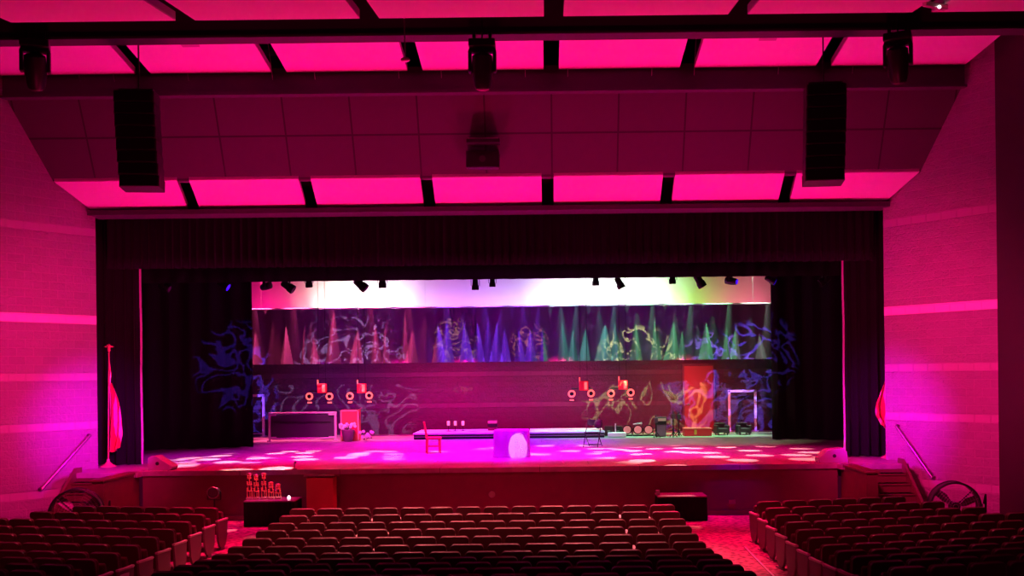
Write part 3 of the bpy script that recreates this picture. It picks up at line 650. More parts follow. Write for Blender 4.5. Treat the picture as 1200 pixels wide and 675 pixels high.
cluster(0, 'hanging red box lamp with two round lamps, third from the left', (684, 452), [(670, 461.5), (692.5, 461)])
cluster(0, 'hanging red box lamp with two round lamps, farthest right', (730, 451), [(716, 461), (739, 460)])

# ------------------------------------------------------------------ things on the stage
def black_box(name, label, cat, px0, px1, pyt, pyb, Y, depth, m, z0=None, top=None):
    pass
# centre table under a purple-lit cloth
pA = onfloor(583, 537, STG); pB = W(620, 537, pA.y); tw = pB.x-pA.x; th = W(600, 504.5, pA.y).z-STG
t = thing('draped_table', 'square table under a pale cloth at centre stage with a round light pool', 'table', ((pA.x+pB.x)/2-0.05, pA.y+0.42, STG))
M_CLOTH = mat('pale_sequin_cloth', (0.36, 0.33, 0.38), 0.5, bump=0.5, bscale=30)
bm = nb(); n = 48; ring = []; hw = tw/2+0.04; hd = 0.42
def rr(a, e=6):
    c, s_ = math.cos(a), math.sin(a); return (abs(c)**e+abs(s_)**e)**(-1/e)
levels = [(1.0, th), (1.02, th-0.03), (1.03, th*0.5), (1.06, 0.01)]
rows = []
for li, (f, z) in enumerate(levels):
    row = []
    for i in range(n*2):
        a = 2*math.pi*i/(n*2); r = rr(a, 10)*f*(1+(0.012*li*math.sin(i*0.9)))
        row.append(bm.verts.new((hw*r*math.cos(a), hd*r*math.sin(a), z)))
    rows.append(row)
for r0, r1 in zip(rows[:-1], rows[1:]):
    for i in range(n*2): bm.faces.new((r0[i], r0[(i+1) % (n*2)], r1[(i+1) % (n*2)], r1[i]))
bm.faces.new(rows[0]); obj('table_cloth', bm, M_CLOTH, t, smooth=True)
bm = nb(); box(bm, (0, 0, th-0.03), (tw, 0.8, 0.03)); obj('table_top', bm, M_BLACK, t)
bm = nb()
for a in (-1, 1):
    for b in (-1, 1): cyl(bm, (a*tw*.45, b*.35, 0), (a*tw*.45, b*.35, th-.04), 0.02, n=8)
obj('leg_frame', bm, M_BLACKM, t)

# red chair
p = onfloor(508, 531, STG); t = thing('wooden_chair', 'red-lit wooden chair standing on the stage left of the draped table', 'chair', p, R(-78))
M_CH = mat('chair_wood', (0.62, 0.14, 0.08), 0.4)
bm = nb(); box(bm, (0, 0, 0.45), (0.44, 0.44, 0.05), bev=0.012); obj('seat', bm, M_CH, t)
for a in (-1, 1):
    for b in (-1, 1):
        bm = nb(); cyl(bm, (a*0.19, b*0.19, 0), (a*0.18, b*0.18, 0.44), 0.018, 0.022, n=8); obj('leg', bm, M_CH, t)
bm = nb()
for a in (-1, 1): cyl(bm, (a*0.19, -0.19, 0.45), (a*0.19, -0.27, 0.92), 0.018, n=8)
box(bm, (0, -0.26, 0.84), (0.40, 0.03, 0.16), rot=Matrix.Rotation(R(10), 3, 'X'), bev=0.008); box(bm, (0, -0.235, 0.66), (0.38, 0.02, 0.2), rot=Matrix.Rotation(R(10), 3, 'X')); obj('backrest', bm, M_CH, t)
bm = nb()
for a in (-1, 1): cyl(bm, (a*0.185, -0.185, 0.2), (a*0.185, 0.185, 0.2), 0.01, n=6)
obj('stretcher', bm, M_CH, t)
# black folding chair
p = onfloor(695, 523.5, STG); t = thing('folding_chair', 'dark metal folding chair holding a bag, right of the draped table', 'chair', p, R(160))
bm = nb(); box(bm, (0, 0, 0.44), (0.42, 0.38, 0.03), bev=0.01); obj('seat', bm, M_BLACKM, t)
bm = nb()
for a in (-1, 1): cyl(bm, (a*0.21, -0.28, 0), (a*0.21, 0.20, 0.46), 0.013, n=7); 
cyl(bm, (-.21, -.24, .06), (.21, -.24, .06), .01, n=6); obj('rear_legs', bm, M_BLACKM, t)
bm = nb()
for a in (-1, 1): cyl(bm, (a*0.23, 0.28, 0), (a*0.23, -0.22, 0.82), 0.013, n=7)
cyl(bm, (-.23, .24, .07), (.23, .24, .07), .01, n=6); obj('front_legs', bm, M_BLACKM, t)
bm = nb(); box(bm, (0, -0.20, 0.74), (0.44, 0.03, 0.18), rot=Matrix.Rotation(R(20), 3, 'X'), bev=0.01); obj('backrest', bm, M_BLACKM, t)
q = W(701, 496, p.y); bm = nb(); sph(bm, (0, 0, 0), 0.13, (1.05, 0.8, 1.15), n=12); box(bm, (0.0, -0.08, -0.04), (0.16, 0.06, 0.12), bev=0.02); tube(bm, [(-.05, 0, .12), (-.03, 0, .2), (.04, 0, .2), (.06, 0, .12)], 0.01, 6)
tag(obj('bag', bm, mat('dark_bag', (0.03, 0.02, 0.03), 0.7), loc=(q.x, p.y-0.05, q.z-0.02), smooth=True), 'small dark bag hanging on the back of the folding chair', 'bag')

# risers along the back
def riser(px0, px1, label):
    Yf = 36.3; a = W(px0, 514.5, Yf); b = W(px1, 513, Yf); wd = b.x-a.x; t = thing('stage_riser', label, 'riser', ((a.x+b.x)/2, Yf+1.2, STG))
    bm = nb(); box(bm, (0, 0, 0.20), (wd, 2.4, 0.06), bev=0.01); obj('deck', bm, mat('pale_riser_deck', (0.62, 0.6, 0.62), 0.45), t)
    bm = nb(); box(bm, (0, -1.15, 0.09), (wd-0.05, 0.03, 0.16)); box(bm, (-wd/2+.05, 0, 0.09), (0.03, 2.2, 0.16)); box(bm, (wd/2-.05, 0, 0.09), (0.03, 2.2, 0.16)); obj('skirt', bm, M_BLACK, t)
    bm = nb(); box(bm, (0, -1.2, 0.10), (wd-.04, 0.02, 0.02)); obj('trim_strip', bm, M_METAL, t)
riser(484, 609, 'low pale platform behind the red chair'); riser(620, 709, 'low pale platform behind the folding chair, right of the draped table')
# three small lamps and a keyboard box on the platform
for px, lab in ((525.5, 'leftmost of the three small pale lanterns on the left platform'), (533.5, 'middle one of the three small pale lanterns on the left platform'), (542.5, 'rightmost of the three small pale lanterns on the left platform')):
    q = W(px, 496, 37.6); t = thing('lantern', lab, 'lantern', (q.x, 37.6, STG+0.23), group='small lanterns on the left platform'); h0 = q.z-STG-0.23
    bm = nb(); cyl(bm, (0, 0, 0), (0, 0, 0.02), 0.08, n=14); cyl(bm, (0, 0, 0), (0, 0, max(0.1, h0-0.08)), 0.012, n=6); obj('stand', bm, M_BLACKM, t)
    bm = nb(); box(bm, (0, 0, h0), (0.10, 0.10, 0.17), bev=0.015); obj('shade', bm, mat('pale_lantern', (0.9, 0.75, 0.7), 0.5, emit=(1, 0.45, 0.4), estr=0.4), t)
def amp(px0, px1, py0, py1, Y, label, base_z):
    a = W(px0, py1, Y); b = W(px1, py0, Y); wd = b.x-a.x; h = b.z-base_z; t = thing('amplifier', label, 'amplifier', ((a.x+b.x)/2, Y, base_z))
    bm = nb(); box(bm, (0, 0, h-0.14), (wd, 0.26, 0.26), bev=0.015); obj('head_unit', bm, M_BLACK, t)
    bm = nb(); box(bm, (0, -0.14, h-0.09), (wd*0.9, 0.02, 0.10)); obj('control_panel', bm, mat('cream_panel', (0.75, 0.7, 0.5), 0.5), t)
    bm = nb(); box(bm, (0, 0, (h-0.28)/2), (wd*0.9, 0.28, h-0.28), bev=0.02); c = obj('cabinet', bm, mat('purple_tolex', (0.12, 0.08, 0.12), 0.6), t)
    bm = nb(); box(bm, (0, -0.145, (h-0.28)/2), (wd*0.78, 0.02, max(.05, h-0.36))); obj('grille', bm, mat('grille_cloth', (0.2, 0.12, 0.2), 0.8), c)
amp(571.5, 583, 491.5, 507, 37.9, 'small amplifier with a pale panel on the platform left of the table', STG+0.23)
amp(768.5, 780.5, 488.5, 510.5, 36.6, 'amplifier with cream control panel among the gear at right back', STG)
# small monitor by the riser centre
q = W(614, 490, 38.0)
# keyboard case, round lamps, stands
a = W(712, 510.5, 36.6); b = W(733, 507, 36.6)
t = thing('keyboard_case', 'long pale keyboard case on the floor beside the three round lamps', 'case', ((a.x+b.x)/2, 36.4, STG))
bm = nb(); box(bm, (0, 0, 0.10), (b.x-a.x, 0.3, 0.16), bev=0.03); obj('shell', bm, M_WHITE, t); bm = nb(); box(bm, (-.05, 0, 0.33), (0.04, 0.04, 0.34)); obj('post', bm, M_WHITE, t)
for px, lab in ((735, 'leftmost of the three round lamps on the floor at right back'), (747.5, 'middle one of the three round lamps on the floor at right back'), (760, 'rightmost of the three round lamps on the floor at right back')):
    q = W(px, 503.5, 36.9); t = thing('round_floor_lamp', lab, 'stage light', (q.x, 36.9, STG), group='round lamps on the floor'); zc = q.z-STG
    bm = nb(); cyl(bm, (0, 0.0, zc), (0, 0.25, zc), 0.17, 0.12, n=20); obj('can', bm, M_BLACKM, t, smooth=True)
    bm = nb(); cyl(bm, (0, -0.015, zc), (0, 0, zc), 0.135, n=20); obj('lens', bm, mat('pink_round_lens', (0.75, 0.3, 0.35), 0.4, emit=(1, 0.15, 0.2), estr=0.35), t)
    bm = nb(); box(bm, (0, 0.12, 0.03), (0.36, 0.3, 0.04)); 
    for sx in (-1, 1): box(bm, (sx*0.175, 0.12, (zc+.05)/2), (0.02, 0.05, zc+.05))
    obj('floor_yoke', bm, M_BLACKM, t)
    if px == 747.5:
        bm = nb(); box(bm, (0, 0.1, 0), (0.32, 0.2, 0.04), rot=Matrix.Rotation(R(-5), 3, 'Y')); tag(obj('clipboard', bm, M_WHITE, loc=(q.x, 36.9, STG+zc+0.19+.02)), 'flat white sheet lying on the middle round lamp', 'sheet')
for i, (px, h, lab) in enumerate(((765.5, .68, 'slim dark stand left of the cream-fronted amplifier'), (785.5, .80, 'tall dark stand right of the cream-fronted amplifier'), (794.5, .76, 'dark stand nearest to the red door'))):
    q = onfloor(px, 511, STG); t = thing('equipment_stand', lab, 'stand', (q.x, (35.95, 35.95, 36.6)[i], STG), R(20*i))
    bm = nb(); cyl(bm, (0, 0, 0.02), (0, 0, h), 0.03, 0.02, n=8); obj('pole', bm, M_BLACKM, t)
    for k in range(3):
        a = 2*math.pi*k/3; bm = nb(); cyl(bm, (0.15*math.cos(a), 0.15*math.sin(a), 0.01), (0, 0, 0.22), 0.014, n=6); obj('foot', bm, M_BLACKM, t)
    bm = nb(); box(bm, (0, -0.02, h-0.06), (0.13, 0.1, 0.18), bev=0.02); cyl(bm, (0, 0, h), (0, 0, h+.12), .035, n=8); obj('head', bm, mat('dark_grey_plastic', (0.09, 0.08, 0.10), 0.5), t)
# black cubes left of the lamps
a = W(708, 510, 37.4)
for px, lab in ((713, 'dark crate at the right end of the pale platform'), (724, 'dark crate behind the pale keyboard case')):
    q = W(px, 500, 37.6); t = thing('equipment_crate', lab, 'crate', (q.x, 37.6, STG)); h = W(px, 499, 37.6).z-STG
    bm = nb(); box(bm, (0, 0, h/2), (0.30, 0.3, h), bev=0.015); obj('body', bm, mat('dark_crate', (0.08, 0.06, 0.08), 0.6), t)
    bm = nb(); box(bm, (0, -0.155, h/2), (0.1, 0.02, 0.03)); obj('handle', bm, M_METAL, t)
# red box at the door
a = W(802.5, 511, 36.6); b = W(834, 501.5, 36.6); t = thing('red_chest', 'low red chest standing in front of the red door', 'chest', ((a.x+b.x)/2, 36.9, STG)); h = b.z-STG; wd = b.x-a.x
bm = nb(); box(bm, (0, 0, h/2-0.02), (wd, 0.6, h-0.04), bev=0.01); obj('body', bm, mat('red_chest_paint', (0.9, 0.02, 0.06), 0.5), t)
bm = nb(); box(bm, (0, 0, h-0.02), (wd+0.03, 0.63, 0.04), bev=0.01); obj('lid', bm, mat('red_chest_lid', (0.95, 0.10, 0.14), 0.5), t)
bm = nb(); box(bm, (-0.1, -0.31, h*0.5), (0.09, 0.02, h*0.6)); obj('stripe', bm, mat('orange_stripe', (0.9, 0.45, 0.1), 0.5), t)
# white pipe frames
def pipe_frame(px0, px1, py0, py1, Y, label, flaps=False, rtop=0.045):
    a = W(px0, py1, Y); b = W(px1, py0, Y); wd = b.x-a.x; h = b.z-STG; t = thing('pipe_frame', label, 'frame', ((a.x+b.x)/2, Y, STG))
    mw = M_WHITE
    for nm, p0, p1 in (('upright', (-wd/2, 0, 0), (-wd/2, 0, h)), ('upright', (wd/2, 0, 0), (wd/2, 0, h)), ('top_bar', (-wd/2, 0, h), (wd/2, 0, h))):
        bm = nb(); c = (Vector(p0)+Vector(p1))/2; sz = (rtop*2, rtop*2, h+rtop) if nm == 'upright' else (wd+rtop*2, rtop*2, rtop*2)
        box(bm, c, sz, bev=0.01); obj(nm, bm, mw, t)
    bm = nb()
    for sx in (-1, 1): box(bm, (sx*wd/2, 0, 0.02), (0.14, 0.4, 0.04))
    obj('foot', bm, mw, t)
    if flaps: bm = nb(); box(bm, (0, 0, 0.12), (wd, 0.04, 0.05)); obj('bottom_bar', bm, mw, t)
    return t
pipe_frame(855, 885, 458, 505, 39.3, 'tall pale rectangular frame at right back beside the side curtain')
pipe_frame(278, 308.5, 463.5, 510, 39.3, 'tall pale rectangular frame half hidden by the left side curtain', True)
# dark armchairs behind the frame
for px, lab in ((849, 'dark low armchair left of the pale frame at right back'), (876, 'dark low armchair seen through the pale frame')):
    q = onfloor(px, 510.8, STG); t = thing('armchair', lab, 'armchair', (q.x, 37.2, STG), R(10))
    m = mat('dark_upholstery', (0.07, 0.04, 0.07), 0.8)
    bm = nb(); box(bm, (0, 0, 0.17), (0.40, 0.42, 0.16), bev=0.03); obj('seat', bm, m, t)
    bm = nb(); box(bm, (0, 0.18, 0.25), (0.42, 0.12, 0.36), bev=0.03); obj('backrest', bm, m, t)
    for s in (-1, 1):
        bm = nb(); box(bm, (s*0.2, 0, 0.2), (0.08, 0.42, 0.30), bev=0.02); obj('arm', bm, m, t)
    for a in (-1, 1):
        for b in (-1, 1):
            bm = nb(); cyl(bm, (a*.17, b*.17, 0), (a*.17, b*.17, .1), .02, n=6); obj('leg', bm, M_BLACKM, t)
# framed board on the left
a = W(316, 517, 36.2); b = W(393, 483.5, 36.2); wd = b.x-a.x; h = b.z-STG
t = thing('framed_board', 'wide dark board in a pale pipe frame at the left back of the stage', 'board', ((a.x+b.x)/2, 36.2, STG))
for sx in (-1, 1):
    bm = nb(); cyl(bm, (sx*wd/2, 0, 0.0), (sx*wd/2, 0, h+0.03), 0.045, n=10); cyl(bm, (sx*wd/2, -.25, 0.03), (sx*wd/2, .25, 0.03), .03, n=8); obj('upright', bm, M_WHITE, t)
for z in (0.1, h):
    bm = nb(); cyl(bm, (-wd/2, 0, z), (wd/2, 0, z), 0.032, n=10); obj('crossbar', bm, M_WHITE, t)
bm = nb()
for sx in (-1, 1):
    for z in (0.14, h-0.06): box(bm, (sx*(wd/2-0.12), -0.02, z), (0.24, 0.05, 0.06))
obj('corner_bracket', bm, M_WHITE, t)
bm = nb(); box(bm, (0, 0.03, h/2+.03), (wd-0.06, 0.03, h-0.2)); pn = obj('panel', bm, mat('dark_board', (0.055, 0.04, 0.07), 0.55), t)
bm = nb(); box(bm, (0, 0.0, h*0.68), (wd-0.3, 0.03, 0.03)); obj('rail', bm, M_BLACK, pn)
# tall red podium with flowers
a = W(399, 516, 36.0); b = W(420, 480.5, 36.0); wd = b.x-a.x; h = b.z-STG
t = thing('tall_podium', 'narrow tall red podium with pale edges beside the framed board', 'podium', ((a.x+b.x)/2, 36.25, STG))
bm = nb(); box(bm, (0, 0, h/2), (wd, 0.4, h), bev=0.01); obj('body', bm, mat('bright_red_panel', (0.85, 0.10, 0.12), 0.5), t)
bm = nb()
for sx in (-1, 1): box(bm, (sx*(wd/2-0.02), -0.21, h/2), (0.05, 0.03, h))
box(bm, (0, -0.21, h-0.025), (wd, 0.03, 0.05)); obj('edge_trim', bm, mat('pale_red_trim', (0.9, 0.45, 0.42), 0.5), t)
bm = nb(); cyl(bm, (wd/2-.05, 0, h), (wd/2+.05, 0, h+.06), .015, n=6); sph(bm, (wd/2+.06, 0, h+.07), .03); obj('microphone', bm, M_METAL, t)
def flowers(loc, R0, n, label, pot=True, seed=1, sq=0.6, zoff=0.0):
    rnd = random.Random(seed); t = thing('flower_arrangement' if pot else 'flower_bunch', label, 'flowers', loc)
    if pot:
        bm = nb(); lathe(bm, [(0.13, 0), (0.16, 0.05), (0.22, 0.30), (0.23, 0.40), (0.20, 0.42)], n=18); obj('pot', bm, mat('dark_pot', (0.16, 0.06, 0.14), 0.5), t, smooth=True)
    z = 0.46 if pot else 0.08
    pet = mat('white_petals', (0.9, 0.88, 0.9), 0.7) if pot else mat('pink_petals', (0.85, 0.5, 0.75), 0.7)
    for i in range(n):
        a = rnd.uniform(0, 6.28); r = R0*math.sqrt(rnd.random()); c = Vector((r*math.cos(a), r*math.sin(a)*0.6, z+rnd.uniform(0, sq*R0))); bm = nb()
        for k in range(5):
            b_ = 2*math.pi*k/5; sph(bm, c+Vector((0.03*math.cos(b_), -0.01, 0.03*math.sin(b_))), 0.032, (1, 0.5, 1), n=6)
        sph(bm, c, 0.03, n=6); obj('bloom', bm, pet, t, smooth=True)
    bm = nb()
    for i in range(n//2):
        a = rnd.uniform(0, 6.28); r = R0*1.1*rnd.random(); d = Vector((r*math.cos(a), r*math.sin(a)*.6, z+rnd.uniform(-.04, sq*R0*.8)))
        cyl(bm, (0, 0, z-0.06), d, 0.006, n=4); box(bm, d*0.85+Vector((0, 0, z*.15)), (0.07, 0.02, 0.04), rot=Matrix.Rotation(a, 3, 'Y'))
    obj('foliage', bm, mat('dark_green_leaf', (0.05, 0.10, 0.04), 0.6), t)
q = onfloor(411, 516.5, STG); flowers((q.x, 35.75, STG), 0.27, 30, 'white flowers in a dark pot in front of the tall red podium', True, 1)
q = onfloor(431, 516, STG); flowers((q.x, 36.0, STG), 0.30, 14, 'loose pink flowers lying on the floor right of the podium', False, 4, 0.9)
# small figure-like coat on the hidden frame
# stage monitors
def wedge(poly, Yd, label):
    P = [W(x, y, 25.25) for x, y in poly]; z0 = STG; x0 = sum(p.x for p in P)/len(P)
    t = thing('stage_monitor', label, 'speaker', (x0, 25.2, STG))
    pp = [(p.x-x0, max(0.0, p.z-STG)) for p in P]; bm = nb()
    prism(bm, pp, 0.42, bev=0.012); obj('cabinet', bm, mat('grey_speaker_paint', (0.34, 0.32, 0.34), 0.5), t)
    bm = nb(); cyl(bm, (0.0, -0.01, 0.17), (0.0, 0.01, 0.17), 0.045, n=14); obj('handle_cup', bm, M_BLACK, t)
wedge([(174, 551.5), (174, 537), (177, 534.8), (183, 534.2), (203, 547), (200.5, 551.5)], 0.4, 'pinkish wedge speaker at the left front edge of the stage')
wedge([(960, 543.8), (959, 537), (970, 527), (988, 525), (992, 529), (994, 543.0)], 0.4, 'pinkish wedge speaker at the right front edge of the stage')
# gaffer marks / cable on stage edge
for pts, lab in ((((508.5, 543), (513, 539)), 'short pale strip of tape on the stage floor near the front, left of centre'), (((658, 533), (657, 538), (661, 543)), 'short pale bent cable near the stage front, right of centre')):
    P = [onfloor(x, y, STG+0.012) for x, y in pts]; c = P[0]; bm = nb(); tube(bm, [p-c for p in P], 0.018, 6)
    tag(obj('tape_strip' if len(pts) == 2 else 'loose_cable', bm, M_WHITE, loc=c), lab, 'tape' if len(pts) == 2 else 'cable')
p = onfloor(350.5, 548, STG); bm = nb(); cyl(bm, (0, 0, 0), (0, 0, 0.16), 0.012, n=6); sph(bm, (0.02, 0, 0.17), 0.03); cyl(bm, (0, 0, 0), (0, 0, .015), .06, n=12)
tag(obj('boundary_microphone', bm, M_BLACKM, loc=(p.x, 25.1, STG)), 'tiny black microphone on the stage edge above the lectern', 'microphone')

# ------------------------------------------------------------------ flags
def flag(px, py_base, py_top, label, s, fpx, fy0, fy1, clip=1.0):
    b = onfloor(px+ (0), py_base, STG); H = W(px, py_top, b.y).z-STG
    t = thing('flag_on_pole', label, 'flag', (b.x, b.y, STG))
    bm = nb(); lathe(bm, [(0.20, 0), (0.20, 0.02), (0.10, 0.07), (0.04, 0.14), (0.03, 0.2)], n=18); obj('base', bm, M_GOLD, t, smooth=True)
    lean = -0.02
    bm = nb(); cyl(bm, (0, 0, 0.1), (0.05, 0, H-0.15), 0.022, 0.017, n=10); obj('pole', bm, mat('varnished_pole', (0.5, 0.25, 0.12), 0.35), t, smooth=True)
    bm = nb(); sph(bm, (0.05, 0, H-0.12), 0.04); box(bm, (0.05, 0, H-0.05), (0.07, 0.03, 0.1), bev=0.01); prism(bm, [(-0.09, H-0.03), (-0.02, H-.05), (0, H+.03), (0.12, H-.05), (0.19, H-.03), (0.09, H+0.0), (0.05, H+0.05), (0.0, H)], 0.02)
    obj('finial', bm, M_GOLD, t)
    # drooping cloth
    z1 = W(fpx, fy0, b.y).z-STG; z0 = W(fpx, fy1, b.y).z-STG; bm = nb(); rows = []; nx, nz = 26, 22
    for j in range(nz+1):
        v = j/nz; z = z1+(z0-z1)*v; wd = 0.10+0.26*math.sin(min(1, v*1.15)*math.pi*0.62)*(1.0 if v < 0.8 else 1-(v-0.8)*2.2); row = []
        for i in range(nx+1):
            u = i/nx; y = 0.09*math.sin(u*11+v*2.2)*(0.4+v); zz = z-0.22*(u*(1-u))*0-0.25*u*(1-v)*0
            row.append(bm.verts.new((0.04+s*(u*wd)+0.02*math.sin(v*7), y-0.02, zz-0.18*abs(u-0.35)*v*-1)))
        rows.append(row)
    for r0, r1 in zip(rows[:-1], rows[1:]):
        for i in range(nx): bm.faces.new((r0[i], r0[i+1], r1[i+1], r1[i]))
    m = bpy.data.materials.new('striped_flag_cloth'); m.use_nodes = True; nt = m.node_tree; bs = nt.nodes['Principled BSDF']
    tc = nt.nodes.new('ShaderNodeTexCoord'); wv = nt.nodes.new('ShaderNodeTexWave'); wv.inputs['Scale'].default_value = 2.2; wv.inputs['Distortion'].default_value = 2.5; wv.inputs['Detail'].default_value = 1
    cr = nt.nodes.new('ShaderNodeValToRGB'); cr.color_ramp.interpolation = 'CONSTANT'; cr.color_ramp.elements[0].color = (0.65, 0.03, 0.05, 1); cr.color_ramp.elements[1].color = (0.85, 0.42, 0.42, 1); cr.color_ramp.elements[1].position = 0.62
    nt.links.new(tc.outputs['Object'], wv.inputs['Vector']); nt.links.new(wv.outputs[0], cr.inputs[0]); nt.links.new(cr.outputs[0], bs.inputs['Base Color']); bs.inputs['Roughness'].default_value = 0.7
    o = obj('flag_cloth', bm, m, t, smooth=True)
    bm = nb(); tube(bm, [(0.05, -.03, H-0.2), (0.10, -0.03, H-0.7), (0.08, -0.04, z1-0.05), (0.14, -0.05, z1-.35)], 0.012, 6); obj('cord', bm, M_GOLD, t)
    return t
flag(127, 547, 405, 'drooping red and white flag on a pole at the left front corner of the stage', 1, 130, 449, 530)
flag(1047, 538, 398, 'drooping red flag on a pole, mostly hidden at the right corner', -1, 1045, 442, 504)
# the right pole stands back around the corner
f2 = [o for o in COL.objects if o.name.startswith('flag_on_pole')][-1]; f2.location = (W(1041, 500, 26.45).x, 26.45, STG)

# ------------------------------------------------------------------ handrails
def handrail(pA, pB, label, s):
    d = (pB-pA); nrm = Vector((-s*2.44, -1.75, 0)).normalized()
    t = thing('handrail', label, 'handrail', (0, 0, 0))
    t.location = pA; off = nrm*0.10
    bm = nb(); tube(bm, [Vector((0, 0, 0)), off, d+off, d], 0.036, 8); obj('rail', bm, mat('worn_rail_metal', (0.16, 0.12, 0.13), 0.35, 0.5), t, smooth=True)
    for k in (0.06, 0.5, 0.94):
        bm = nb(); c = d*k; tube(bm, [c, c+off*0.6-Vector((0, 0, 0.06)), c+off-Vector((0, 0, 0.02))], 0.012, 6); cyl(bm, c-nrm*0.0, c+nrm*0.012, 0.045, n=12); obj('wall_bracket', bm, M_METAL, t)
def on_wall(px, py, s):
    U, V = unroll(px, py); k = U/F   # x = 1.4 + kY ; wall: |x| = 10 + .7377(26-Y)
    Y = (10+.7377*26-1.4)/(k+.7377) if s > 0 else (10+.7377*26+1.4)/(.7377-k)
    return Vector((1.4+k*Y, Y, EYE.z+V*Y/F))
handrail(on_wall(1053, 499, 1), on_wall(1095, 559, 1), 'metal handrail sloping down the right block wall beside the steps', 1)
handrail(on_wall(103, 510, -1), on_wall(46, 573, -1), 'metal handrail sloping down the left block wall beside the steps', -1)

# ------------------------------------------------------------------ drum fans
def drum_fan(c, r, label, rz):
    t = thing('drum_fan', label, 'fan', (c.x, c.y, 0), rz); zc = c.z; D = 0.34
    bm = nb(); n = 48
    for i in range(n):
        a0, a1 = 2*math.pi*i/n, 2*math.pi*(i+1)/n
        q = [(r*math.cos(a0), -D/2, zc+r*math.sin(a0)), (r*math.cos(a1), -D/2, zc+r*math.sin(a1)), (r*math.cos(a1), D/2, zc+r*math.sin(a1)), (r*math.cos(a0), D/2, zc+r*math.sin(a0))]
        bm.faces.new([bm.verts.new(v) for v in q])
    bmesh.ops.remove_doubles(bm, verts=bm.verts, dist=1e-4)
    o = obj('drum', bm, mat('fan_drum_paint', (0.07, 0.05, 0.06), 0.45), t, smooth=True); md = o.modifiers.new('thick', 'SOLIDIFY'); md.thickness = 0.02
    bm = nb(); torus(bm, (0, -D/2, zc), r, 0.022); torus(bm, (0, D/2, zc), r, 0.022); obj('rim', bm, M_BLACKM, t, smooth=True)
    bm = nb()
    for k in range(1, 9): torus(bm, (0, -D/2, zc), r*k/9, 0.0035, n=36, k=4); 
    for k in range(16):
        a = 2*math.pi*k/16; cyl(bm, (0.08*math.cos(a), -D/2, zc+0.08*math.sin(a)), (r*math.cos(a), -D/2, zc+r*math.sin(a)), 0.003, n=4)
    obj('wire_guard', bm, M_METAL, t)
    bm = nb()
    for k in range(4):
        a = R(45+90*k); cyl(bm, (0.05*math.cos(a), -D/2+.04, zc+0.05*math.sin(a)), (r*math.cos(a), -D/2+.04, zc+r*math.sin(a)), 0.02, n=6)
    obj('strut', bm, M_BLACKM, t)
    bm = nb(); cyl(bm, (0, -D/2+.02, zc), (0, D/2-.05, zc), 0.10, n=18); obj('motor', bm, M_BLACKM, t, smooth=True)
    for k in range(3):
        a = R(20+120*k); M = Matrix.Translation((0, 0.05, zc)) @ Matrix.Rotation(-a, 4, 'Y') @ Matrix.Rotation(R(28), 4, 'X')
        bm = nb(); prism(bm, [(0.08, -0.05), (0.25, -0.12), (r*0.92, -0.10), (r*0.95, 0.08), (0.25, 0.08), (0.08, 0.05)], 0.008, M); obj('blade', bm, mat('fan_blade', (0.18, 0.12, 0.14), 0.4, 0.4), t)
    bm = nb()
    for s in (-1, 1):
        tube(bm, [(s*(r+0.06), 0, zc+0.05), (s*(r+0.06), 0, 0.12), (s*(r+0.02), -0.25, 0.05)], 0.022, 8); cyl(bm, (s*(r+.07), 0, zc), (s*(r-.02), 0, zc), 0.03, n=10)
        tube(bm, [(s*(r+0.06), 0, 0.12), (s*(r+0.02), 0.25, 0.05)], 0.022, 8)
    for y in (-.25, .25): cyl(bm, (-r, y, 0.05), (r, y, 0.05), 0.022, n=8)
    obj('stand', bm, M_BLACKM, t)
    for s in (-1, 1):
        bm = nb(); cyl(bm, (s*(r+0.11), -0.02, 0.09), (s*(r+0.15), -0.02, 0.09), 0.09, n=16); obj('wheel', bm, M_BLACK, t)
    bm = nb(); tube(bm, [(r+0.1, 0, zc+.05), (r+0.14, 0, zc+.25), (r+.14, 0, zc-.15), (r+.1, 0, zc-.2)], 0.022, 8); obj('handle', bm, M_BLACKM, t)
drum_fan(W(1118, 593, 22.4), 0.52, 'large black drum fan standing behind the right block of seats', R(-8))
drum_fan(W(90, 602, 22.6), 0.54, 'large black drum fan behind the left block of seats, by the wall', R(14))

# ------------------------------------------------------------------ lectern, skirted tables, trophies
a = W(359, 600, 24.6); b = W(394, 556, 24.6); wd = b.x-a.x; h = b.z
t = thing('lectern', 'red wooden lectern standing on the floor against the stage front', 'lectern', ((a.x+b.x)/2, 24.65, 0))
bm = nb(); box(bm, (0, 0, h/2-0.03), (wd*0.88, 0.42, h-0.06), bev=0.01); obj('body', bm, mat('lectern_wood', (0.55, 0.16, 0.10), 0.45), t)
bm = nb(); box(bm, (0, -0.02, h-0.02), (wd+0.05, 0.52, 0.04), rot=Matrix.Rotation(R(-8), 3, 'X'), bev=0.008); obj('reading_top', bm, M_WOOD, t)
bm = nb(); box(bm, (0, -0.28, h+0.0), (wd, 0.02, 0.04)); obj('book_stop', bm, M_METAL, t)
bm = nb(); box(bm, (0, 0, 0.04), (wd, 0.5, 0.08), bev=0.01); obj('plinth', bm, M_WOOD, t)
